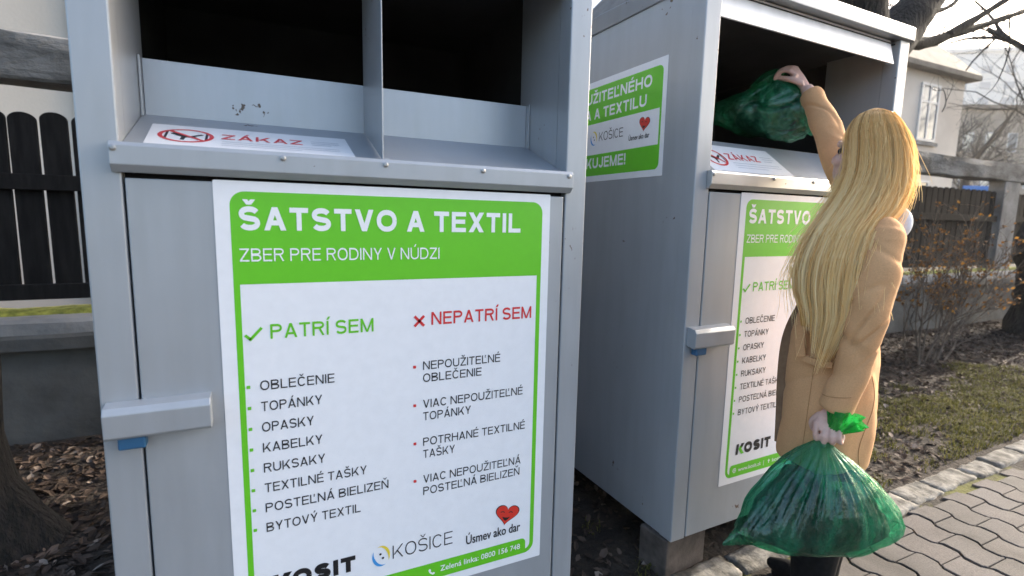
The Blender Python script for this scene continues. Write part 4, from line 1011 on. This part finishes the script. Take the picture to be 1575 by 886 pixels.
# left hand, closed round the neck of the carried bag
mb.loft([[B(s0 + a*math.cos(t), o0 + b*math.sin(t), z) for t in [2*math.pi*j/14 for j in range(14)]] for s0, o0, a, b, z in ((-.030, -.200, .023, .018, .768), (-.033, -.203, .031, .0165, .748), (-.034, -.206, .036, .0155, .730), (-.034, -.210, .036, .0165, .714))])
for s0, r, z0, tip in ((-.063, .0078, .719, 0), (-.0435, .0082, .716, 1), (-.0235, .0080, .717, 2), (-.005, .0071, .722, 3)):
    mb.ball(B(s0, -.216, z0+.010), r*1.12, 10, 8)
    if tip == 1: pts = [B(s0, -.212, z0+.010), B(s0+.001, -.229, z0-.012), B(s0+.003, -.228, z0-.032), B(s0+.003, -.218, z0-.048)]
    else: pts = [B(s0, -.212, z0+.010), B(s0, -.232, z0-.010), B(s0+.003, -.228, z0-.030), B(s0+.006, -.206, z0-.036), B(s0+.008, -.190, z0-.024)]
    hand_finger(mb, pts, r, r*.88)
hand_finger(mb, [B(-.058, -.196, .748), B(-.074, -.190, .724), B(-.070, -.186, .702), B(-.054, -.186, .690)], .0110, .0085)
# right hand, pinching the top of the raised bag
def RH(s, o, z): return B(s, o, z)
mb.loft([[RH(*c) + (EN*0.7 + ES*0.3).normalized()*b*math.sin(t) + Vector((.30*a*math.cos(t), 0, a*math.cos(t)))*1.0 for t in [2*math.pi*j/14 for j in range(14)]] for c, a, b in (((-.226, .428, 1.790), .021, .018), ((-.248, .436, 1.822), .026, .021), ((-.268, .440, 1.850), .027, .024), ((-.282, .440, 1.862), .020, .022))])
for do, lift, rr_, ds in ((-.030, -.013, .0082, -.004), (-.010, -.001, .0088, -.001), (.010, .007, .0085, .004), (.028, .009, .0075, .011)):
    hand_finger(mb, [RH(-.268+ds*.5, .440+do*.8, 1.856+lift*.7), RH(-.287+ds, .440+do, 1.875+lift), RH(-.309+ds, .440+do, 1.880+lift), RH(-.329+ds, .440+do*.95, 1.870+lift), RH(-.336+ds, .440+do*.85, 1.854+lift)], rr_*1.06, rr_*.90)
    mb.ball(RH(-.287+ds, .440+do, 1.876+lift), rr_*1.2, 10, 8); mb.ball(RH(-.328+ds, .440+do*.95, 1.871+lift), rr_*1.10, 10, 8)
hand_finger(mb, [RH(-.250, .410, 1.815), RH(-.278, .405, 1.828), RH(-.306, .412, 1.838), RH(-.334, .420, 1.846)], .0120, .0095)
body = mesh_obj('body', remesh(mb, 0.0035, 3, .4), M['skin']); own(body)
# eyes
for sgn in (-1, 1):
    own(MB().ball(H(.028*sgn, .0660, .000), .0100, 14, 10).build('eye', M['clothes'], smooth=True))
# jeans and boots
mb = MB()
for L in LEGS: mb.tube([B(*L[0]), B(*[lerp(a, b, .5) for a, b in zip(L[0], L[1])]), B(L[1][0], L[1][1], .43)], [.098, .088, .080], 18)
own(mesh_obj('jeans', remesh(mb, .006, 4), M['denim']))
for (s, o, _), L in ((LEGS[0][3], LEGS[0]), (LEGS[1][3], LEGS[1])):
    mb = MB(); mb.tube([B(s+.004, o, .50), B(s+.004, o, .30), B(s, o, .16), B(s, o, .08), B(s, o, .04)], [.084, .072, .058, .052, .050], 18)
    mb.tube([B(s+.035, o-.022, .040), B(s-.04, o+.024, .046), B(s-.10, o+.062, .040), B(s-.145, o+.090, .030)], [.040, .048, .038, .024], 16); mb.ball(B(s-.150, o+.094, .028), .022, 12, 8)
    bt = own(mesh_obj('boot', remesh(mb, .005, 5), M['boot']))
    sl = MB(); sl.loft([[B(s + (-.055) + .108*math.cos(t)*.86 - .040*math.sin(t)*.5*(1 - .25*math.cos(t)), o + .034 - .108*math.cos(t)*.52 - .040*math.sin(t)*.86, z) for t in [2*math.pi*j/24 for j in range(24)]] for z in (0.002, .016)])
    so_ = sl.build('sole', M['gap']); so_.data.transform(PINV); so_.parent = bt; so_.matrix_parent_inverse = Matrix.Identity(4)
# coat
mb = MB()
rows = [(.570, -.052, .00, .126, .195), (.61, -.050, 0, .127, .195), (.68, -.043, 0, .127, .190), (.78, -.047, 0, .128, .180), (.88, -.052, 0, .126, .168), (.96, -.056, 0, .122, .158), (1.04, -.050, .0, .108, .152), (1.12, -.036, 0, .104, .160), (1.19, -.018, 0, .100, .172), (1.25, -.004, .0, .092, .175), (1.30, .004, .0, .076, .150), (1.335, .008, .0, .056, .085)]
mb.loft([ell(s, o, z, a, b, 36, 0, .9) for z, s, o, a, b in rows])
def sleeve(A, rad, cuff):
    P = catmull([B(*p) for p in A], 6); n = len(P); mb.tube(P, [interp(rad, i/(n-1)) for i in range(n)], 18)
sleeve(LA[:5], [(0, .062), (.25, .057), (.5, .054), (.75, .046), (1, .042)], None)
sleeve(RA[:5], [(0, .076), (.25, .062), (.5, .054), (.75, .047), (1, .042)], None)
mb.ball(B(.032, -.125, 1.258), .062, 16, 10); mb.ball(B(-.005, .13, 1.33), .074, 16, 10)
me = remesh(mb, .0055, 5, .5)
def crease(q, w=.10): return max(0.0, 1 - abs(noise.noise(q))/w)
NRM = [v.normal.copy() for v in me.vertices]
for v in me.vertices:                          # creases of the heavy cloth, deepest at the bent elbow and armpit
    p = v.co - PO; s = p.dot(ES); o = p.dot(EN); z = p.z
    d = 0.004*noise.noise(v.co*5) + 0.001*noise.noise(v.co*18)
    if o < -.10 and .85 < z < 1.25:
        w = math.exp(-((z-1.02)/.10)**2) + .9*math.exp(-((z-1.20)/.05)**2)
        d += .009*w*noise.noise(Vector((s*5, o*5, z*13 + s*12))) - .008*w*crease(Vector((s*4 + 3, o*4, z*9 - s*11)), .10)
    if o > .1 and z > 1.35: d += .005*noise.noise(Vector((s*6, o*6, z*12 - s*10))) - .006*crease(Vector((s*6, o*4, z*9 + s*5)), .09)
    if z < 1.25: d -= .004*crease(Vector((s*3 + 1, o*3, z*3.0)), .06)
    if z < .92: d += .007*math.sin(math.atan2(o, s+.05)*7 + 2.6*noise.noise(v.co*2.5))*min(1, (.95-z)/.3)
    v.co += NRM[v.index]*d
coat = own(mesh_obj('coat', me, M['coat']))
from mathutils.bvhtree import BVHTree
tree = BVHTree.FromPolygons([v.co + person.location for v in coat.data.vertices], [tuple(p.vertices) for p in coat.data.polygons])
M['seam'] = plain('coat_seam', (0.40, 0.20, 0.08), 0.95)
def seam(name, pts):
    out = []
    for s_, z_ in pts:
        hit = tree.ray_cast(B(s_, -.6, z_), EN)
        if hit[0] is not None: out.append(hit[0] - EN*.0004)
    if len(out) > 2: own(MB().tube(out, .0012, 5).build(name, M['seam'], smooth=True))
seam('back_seam', [(.056 + .012*math.sin(k*.25), lerp(.86, .585, k/24)) for k in range(25)])
seam('side_seam', [(-.085 - .010*k/20, lerp(.89, .585, k/20)) for k in range(21)])
seam('cuff_seam', [(lerp(-.056, .012, k/10), .815 + .012*k/10) for k in range(11)])
# open front edge, lapel tab and pocket of the coat
def strip(name, pts, w, th, mat):
    P = catmull([B(*p) for p in pts], 6); mb = MB(); rows = []
    for i, p in enumerate(P):
        t = (P[min(i+1, len(P)-1)] - P[max(i-1, 0)]).normalized(); a = EN if abs(t.dot(EN)) < .9 else ES; sd_ = t.cross(a).normalized(); nn = sd_.cross(t).normalized()
        rows.append([p + sd_*w/2 + nn*th/2, p - sd_*w/2 + nn*th/2, p - sd_*w/2 - nn*th/2, p + sd_*w/2 - nn*th/2])
    o = own(mb.loft(rows).build(name, mat, None, .002)); return o
strip('front_facing', [(-.120, -.085, 1.07), (-.152, -.082, .995), (-.168, -.080, .92), (-.170, -.080, .82), (-.164, -.085, .70), (-.160, -.085, .60)], .034, .016, M['shaded_lining'])
strip('lapel_tab', [(-.118, -.168, 1.06), (-.127, -.172, 1.00), (-.127, -.173, .95), (-.120, -.172, .905)], .026, .010, M['coat'])
strip('pocket_flap', [(-.115, -.166, .902), (-.075, -.186, .895), (-.04, -.19, .898)], .020, .009, M['coat'])
hd = MB().ball(B(.066, .0, 1.296), (.034, .050, .054), 24, 16)
for i, v in enumerate(hd.v):
    hd.v[i] = tuple(Vector(v) * 1.0 + Vector((1, 1, 1))*0.003*noise.noise(Vector(v)*22))
own(hd.build('hood', M['hood'], smooth=True))

# hair: a soft under-layer and many separate strands, gathered over the left shoulder
SL = [(.86, -.112), (.90, -.116), (.951, -.122), (1.047, -.138), (1.10, -.156), (1.15, -.162), (1.20, -.156), (1.25, -.142), (1.336, -.110), (1.40, -.084), (1.45, -.073), (1.50, -.073), (1.552, -.074), (1.585, -.066), (1.61, -.052), (1.625, -.032)]
SR = [(.86, -.052), (.925, -.026), (1.03, .016), (1.12, .030), (1.21, .034), (1.28, .045), (1.33, .082), (1.388, .100), (1.43, .103), (1.472, .100), (1.52, .092), (1.558, .076), (1.585, .060), (1.61, .042), (1.625, .020)]
OS = [(.86, -.212), (1.0, -.232), (1.10, -.238), (1.20, -.236), (1.27, -.218), (1.33, -.172), (1.38, -.136), (1.43, -.116), (1.48, -.104), (1.53, -.097), (1.57, -.084), (1.60, -.062), (1.615, -.040), (1.625, -.012)]
RD = [(.86, .012), (1.1, .030), (1.3, .045), (1.38, .075), (1.45, .09), (1.6, .05)]        # how far the surface curves back at the sides
hr = random.Random(77)
def hair_pt(p, z, inset=0.0):
    a, b = interp(SL, z), interp(SR, z); m = max(-1.06, min(1.06, 2*p - 1)); w = min(1, max(0, (z - 1.27)/.12))
    drape = interp(OS, z) + interp(RD, z)*m*m; rnd_ = interp(OS, z)*math.sqrt(max(0, 1 - m*m))
    return B(lerp(a, b, .5) + (b-a)/2*m*(1 - inset*6), lerp(drape, rnd_, w) + inset, z)
mb = MB(); mb.c = []
# under-layer, tinted darker for the shade between strands
zs = [1.612, 1.604, 1.59, 1.57, 1.53, 1.49, 1.45, 1.40, 1.35, 1.30, 1.25, 1.18, 1.12, 1.06, 1.00]
rows = [[hair_pt((1 + math.sin(math.pi*(k/20 - .5)))/2, z, .010) for k in range(21)] for z in zs]
mb.loft(rows, cap=False, closed=False); mb.c += [0.22]*len(mb.v)
def far_pt(m, z, lay=0.0):
    a, b = interp(SL, z), interp(SR, z)
    return B(lerp(a, b, .5) + (b-a)/2*m*.97, min(.092, -interp(OS, z)*.92)*math.sqrt(max(0, 1 - m*m)) + lay, z)
b0 = len(mb.v)
rows = [[far_pt(math.sin(math.pi*(k/14*.80 - .30)), z, -.008) for k in range(15)] for z in zs[:10]]
mb.loft(rows, cap=False, closed=False); mb.c += [0.22]*(len(mb.v)-b0)
def strand(pts, r, t0, t1):                                  # one flat hair: a thin ribbon with a turn of its own
    al = hr.gauss(0, .38); wv = ES*math.cos(al) + EN*math.sin(al); n = len(pts); r *= 1.0
    v = []
    for i, p in enumerate(pts):
        w = r*(.55 + .45*min(1, i/2))*(1 if i < n*0.72 else max(.12, 1 - (i/n-.72)/.28*.9)); v += [p - wv*w, p + wv*w]
    mb.add(v, [(2*i, 2*i+1, 2*i+3, 2*i+2) for i in range(n-1)])
    for i in range(n):
        g = i/(n-1); root = .17*max(0, 1 - g/.42) if n > 9 else 0
        mb.c += [max(0, lerp(t0, t1, g) - root)]*2
for i in range(11000):
    p = (1 + math.sin(math.pi*(hr.random() - .5)))/2 if hr.random() < .6 else hr.random(); clump = math.floor(p*24)/24 + .5/24; k = hr.random()**.6
    lay = hr.uniform(0, .014); zend = interp([(0, 1.10), (.12, 1.06), (.3, .97), (.6, .93), (.8, .945), (1, 1.02)], p) + .022 + hr.gauss(0, .028)
    if p > .92 and hr.random() < .55: zend = hr.uniform(1.22, 1.34)
    sh = hr.gauss(0, .5); ph = hr.uniform(0, 6.28); tint = min(1, max(0, .56 + .60*noise.noise(Vector((clump*23, 3, 0))) + hr.gauss(0, .14)))
    pts = []; ztop = 1.624 - .030*(2*p-1)**2 - .012*hr.random()**2; n = 22
    for j in range(n+1):
        u = j/n; z = lerp(ztop, zend, u**1.15)
        w = lerp(.1, .75, min(1, max(0, (1.45-z)/.5)))*k
        pp = lerp(p, clump, w) + .012*noise.noise(Vector((p*9, z*4, 5)))*(1.4-min(1.4, z))*1.5 + sh*.010*max(0, 1.4-z)*math.sin(z*5+ph)
        q = hair_pt(min(1.03, max(-.03, pp)), z) + EN*lay*(1 if z < 1.5 else .5)
        q += EN*(.013*noise.noise(Vector((clump*40, z*4, 1))))*min(1, max(0, (1.6-z)*4))
        pts.append(q)
    strand(pts, hr.uniform(.0005, .0012), tint - .10, tint + .14)
for i in range(1100):                                       # far side of the head and the nape
    th = math.pi*(hr.uniform(-.30, .50)); m = math.sin(th); zend = hr.uniform(1.24, 1.36); tint = min(1, max(0, .55 + .3*noise.noise(Vector((th*9, 8, 0))) + hr.gauss(0, .13))); lay = hr.uniform(-.004, .006)
    strand([far_pt(m, lerp(1.624 - .030*m*m, zend, j/12), lay) for j in range(13)], hr.uniform(.0011, .0018), tint-.2, tint)
for i in range(320):                                        # loose flyaway hairs
    p = hr.choice((hr.uniform(.93, 1.06), hr.uniform(-.08, .05), hr.random())); z0 = hr.uniform(1.2, 1.6); L = hr.uniform(.10, .32); pts = []
    a = hr.gauss(0, .02); b = hr.gauss(-.006, .012)
    for j in range(9):
        u = j/8; q = hair_pt(min(1.0, max(0, p)), z0 - L*u); pts.append(q + ES*(a*u*u + (p-.5)*.012*u + .004*math.sin(u*5+i)) + EN*b*u)
    strand(pts, .0005, .5, .8)
hair = own(mb.build('hair', M['hair'], smooth=True))

# ------------------------------------------------------------------ the two green bags and the clothes in them
def mesh_from_rows(rows, name, mat, parent=None, cap=True):
    return MB().loft(rows, cap=cap).build(name, mat, parent, smooth=True)
AX = Vector((.945, -.327, 0)).normalized(); AY = Vector((-AX.y, AX.x, 0))        # carried bag: wide axis, and away from the camera
NK = B(-.045, -.215, .694)
prof = [(0.0, .010, .010, .010), (.02, .012, .012, .012), (.05, .020, .020, .018), (.10, .040, .042, .036), (.18, .078, .082, .064), (.28, .122, .128, .090), (.40, .168, .176, .112), (.53, .208, .220, .126), (.66, .242, .256, .132), (.78, .268, .280, .130), (.87, .282, .288, .120), (.93, .270, .268, .102), (.97, .222, .212, .078), (1.0, .10, .10, .035)]
def carried(scale=1.0, pleat=True, rows_n=90, k=260):
    rows = []
    for i in range(rows_n+1):
        t = (i/rows_n)
        aL = interp([(p[0], p[1]) for p in prof], t); aR = interp([(p[0], p[2]) for p in prof], t); bb = interp([(p[0], p[3]) for p in prof], t)
        row = []
        for j in range(k):
            th = 2*math.pi*j/k; c, s = math.cos(th), math.sin(th)
            x = c*(aR if c > 0 else aL); y = s*bb; z = -.324*t
            if c > 0: z += .02*c*c*max(0, (t-.5))*2
            if pleat:
                amp = interp([(0, .02), (.08, .19), (.22, .15), (.45, .10), (.7, .055), (.9, .026), (1, .02)], t)
                wob = .35*noise.noise(Vector((c*2, s*2, t*3)))
                r1 = 1 - abs(noise.noise(Vector((c*4.2, s*4.2, t*.8 + 2)))) * 2.2; r2 = 1 - abs(noise.noise(Vector((c*9.5, s*9.5, t*1.3 + 7)))) * 2.2
                f = .5*r1 + .45*r2 + .25*noise.noise(Vector((c*20, s*20, t*1.5)))
                cr = noise.noise(Vector((x*11, y*11, z*9)))*.05 + noise.noise(Vector((x*28, y*28, z*16)))*.012
                g = 1 + amp*(f - .5) + cr*min(1, t*3)
                x *= g; y *= g
                tipL = math.exp(-((th-math.pi)/.10)**2)*math.exp(-((t-.93)/.05)**2)
                x -= .060*tipL; z -= .018*tipL
                z += .010*noise.noise(Vector((x*9, y*9, 4)))*t
            row.append(NK + AX*(x*.86 + .014*t) + AY*y*scale + Vector((0, 0, z)))
        rows.append(row)
    return rows
bag = empty('plastic_bag', NK - Vector((0, 0, .36)), 0, 'full green translucent plastic bag hanging from the woman\'s left hand', 'bag')
BI = Matrix.Translation(-bag.location)
o = mesh_from_rows(carried(), 'bag_body', M['film'], None); o.data.transform(BI); o.parent = bag
# gathered mouth of the bag fanning out behind the hand
c0 = B(-.022, -.214, .712); rows = []; kk = 120
for i in range(26):
    t = i/25; row = []
    for j in range(kk):
        th = 2*math.pi*j/kk
        w = lerp(.010, .044, t**.7); d = lerp(.010, .028, t)
        rf_ = 1 + .30*t*math.sin(th*9 + 1.3*math.sin(th*2)) + .12*math.sin(th*17) + .20*t*noise.noise(Vector((math.cos(th)*3, math.sin(th)*3, t*2)))
        ax = (ES*.48 + Vector((0, 0, .88))).normalized(); sd_ = (Vector((0, 0, .48)) - ES*.88).normalized()
        ln_ = .070*t*(1 + .18*math.sin(th*3 + .6) + .10*noise.noise(Vector((math.cos(th)*5, math.sin(th)*5, 8))))
        row.append(c0 + ax*ln_ + sd_*(w*math.cos(th)*rf_ + .004*t) + EN*(d*math.sin(th)*rf_ - .006*t))
    rows.append(row)
o = mesh_from_rows(rows, 'bag_mouth', M['film_bright'], None, cap=False); o.data.transform(BI); o.parent = bag
rows = []
for i in range(10):
    t = i/9; rows.append([NK + Vector((0,0,.004)) + (c0 - NK)*t + ES*(.011 + .002*math.sin(th*7))*math.cos(th) + EN*(.011 + .002*math.sin(th*5))*math.sin(th) for th in [2*math.pi*j/32 for j in range(32)]])
o = mesh_from_rows(rows, 'bag_neck', M['film'], None, cap=False); o.data.transform(BI); o.parent = bag
def bundle(center, ax, ay, rx, ry, rz_, seed, label, lean=0.0):
    q = random.Random(seed); mb = MB()
    for k in range(16):
        u = q.uniform(-.72, .72); v = q.uniform(-.45, .45); w = q.uniform(-.4, .35)*(1-abs(u)*.5)
        mb.ball(center + ax*u*rx + ay*v*ry + Vector((0,0,w*rz_ + lean*u)), (q.uniform(.06, .09), q.uniform(.05, .075), q.uniform(.045, .065)), 14, 9, Matrix.Rotation(q.uniform(0, 3), 3, 'Z') @ Matrix.Rotation(q.uniform(-.5, .5), 3, 'X'))
    me = remesh(mb, .008, 6, .5); NR = [v.normal.copy() for v in me.vertices]
    for v in me.vertices:
        v.co += NR[v.index]*(.010*noise.noise(v.co*18) + .006*math.sin((v.co.z*1.5 + v.co.x + .05*noise.noise(v.co*8))*90))
    o = mesh_obj('clothes_bundle', me, M['clothes']); o.location = center; o.data.transform(Matrix.Translation(-center)); tag(o, label, 'clothes'); return o
rows = []
for i in range(61):
    u = i/60; t = lerp(.34, .985, max(0, (u-.16)/.84)); q = min(1, u/.16)**.6; row = []
    aL = interp([(p[0], p[1]) for p in prof], t); aR = interp([(p[0], p[2]) for p in prof], t); bb = interp([(p[0], p[3]) for p in prof], t)
    for j in range(120):
        th = 2*math.pi*j/120; c, d = math.cos(th), math.sin(th)
        x = c*(aR if c > 0 else aL)*.88*q; y = d*bb*.86*q; z = -.324*t - .012*q*(1-abs(c)) - (.03*(1-q)*0)
        n1 = noise.noise(Vector((x*9, y*9, z*9 + 3)))*.016 + noise.noise(Vector((x*22, y*22, z*22)))*.007 - .012*crease(Vector((x*6, y*6, z*8)), .12)
        g = 1 + (n1 - .006)/.15
        row.append(NK + AX*(x*g*.86 + .014*t) + AY*y*g + Vector((0, 0, z + n1*1.2*(1-u) + (.010 if u > .9 else 0))))
    rows.append(row)
o = mesh_from_rows(rows, 'clothes_bundle', M['clothes']); cc = NK - Vector((0, 0, .2)); o.data.transform(Matrix.Translation(-cc)); o.location = cc
tag(o, 'dark clothes packed inside the hanging green bag', 'clothes')

# raised bag, half inside the container
bag2 = empty('plastic_bag', in2(.44, .16, 1.46), 0, 'green plastic bag being pushed into the container opening by a raised hand', 'bag')
BI2 = Matrix.Translation(-bag2.location)
A2 = (-ES).normalized(); Cb = B(-.318, .485, 1.728)
P2 = [(-.20, .004, .004), (-.185, .020, .026), (-.15, .052, .065), (-.10, .082, .095), (-.04, .105, .115), (.03, .112, .125), (.10, .098, .115), (.17, .075, .09), (.23, .055, .068), (.28, .035, .045), (.30, .004, .004)]
rows = []; k = 150; nrow = 110
tipw = B(-.320, .442, 1.872)
for i in range(nrow+1):
    x = lerp(-.20, .30, i/nrow); a = interp([(p[0], p[1]) for p in P2], x); b = interp([(p[0], p[2]) for p in P2], x); row = []
    drop = interp([(-.2, -.035), (-.1, -.018), (0, 0), (.15, .008), (.30, .02)], x)
    for j in range(k):
        th = 2*math.pi*j/k; c, s = math.cos(th), math.sin(th)
        q = Cb + A2*x + Vector((0, 0, a*s + drop)) + EN*b*c
        n1 = .012*noise.noise(q*14) - .016*crease(q*8 + Vector((3, 1, 2)), .10) - .007*crease(q*19, .12) + .004*noise.noise(q*34)
        q += (Vector((0, 0, s)) + EN*c)*n1
        f = max(0, s)**2 * math.exp(-((x-.015)/.068)**2)
        q = q.lerp(tipw + (q - (Cb + A2*x))*.16, min(.985, f*1.0)**1.25)
        row.append(q)
    rows.append(row)
o = mesh_from_rows(rows, 'bag_body', M['film_light'], None); o.data.transform(BI2); o.parent = bag2
rows = []
for i in range(20):
    t = i/19; row = []
    for j in range(60):
        th = 2*math.pi*j/60; w = lerp(.012, .030, math.sin(t*2.2)); d = lerp(.010, .022, t)
        ctr = tipw + A2*(.115*t) + Vector((0, 0, -.005 - .060*t*t)) + EN*.02*t
        row.append(ctr + Vector((0, 0, w*math.cos(th)*(1+.2*math.sin(th*5)))) + EN*d*math.sin(th)*(1 + .25*math.sin(th*4+t*3)))
    rows.append(row)
o = mesh_from_rows(rows, 'bag_mouth', M['film_light'], None, cap=False); o.data.transform(BI2); o.parent = bag2
bundle(Cb + A2*.03 + Vector((0, 0, -.016)), A2, EN, .14, .085, .072, 9, 'dark clothes inside the green bag held in the container opening')

# ------------------------------------------------------------------ thin winter haze
mh = bpy.data.materials.new('haze_air'); mh.use_nodes = True; nth = mh.node_tree
for n in list(nth.nodes):
    if n.type != 'OUTPUT_MATERIAL': nth.nodes.remove(n)
pv = nth.nodes.new('ShaderNodeVolumePrincipled'); pv.inputs['Density'].default_value = 0.0006; pv.inputs['Color'].default_value = (0.95, 0.93, 0.90, 1); pv.inputs['Anisotropy'].default_value = 0.55
nth.links.new(pv.outputs[0], [n for n in nth.nodes if n.type == 'OUTPUT_MATERIAL'][0].inputs['Volume'])
hz_ = MB().box(-60, 190, -60, 140, -1.2, 46).build('haze', mh); tag(hz_, 'thin pale winter haze in the air', 'haze', kind='stuff')
bpy.data.scenes.remove(SIDE)
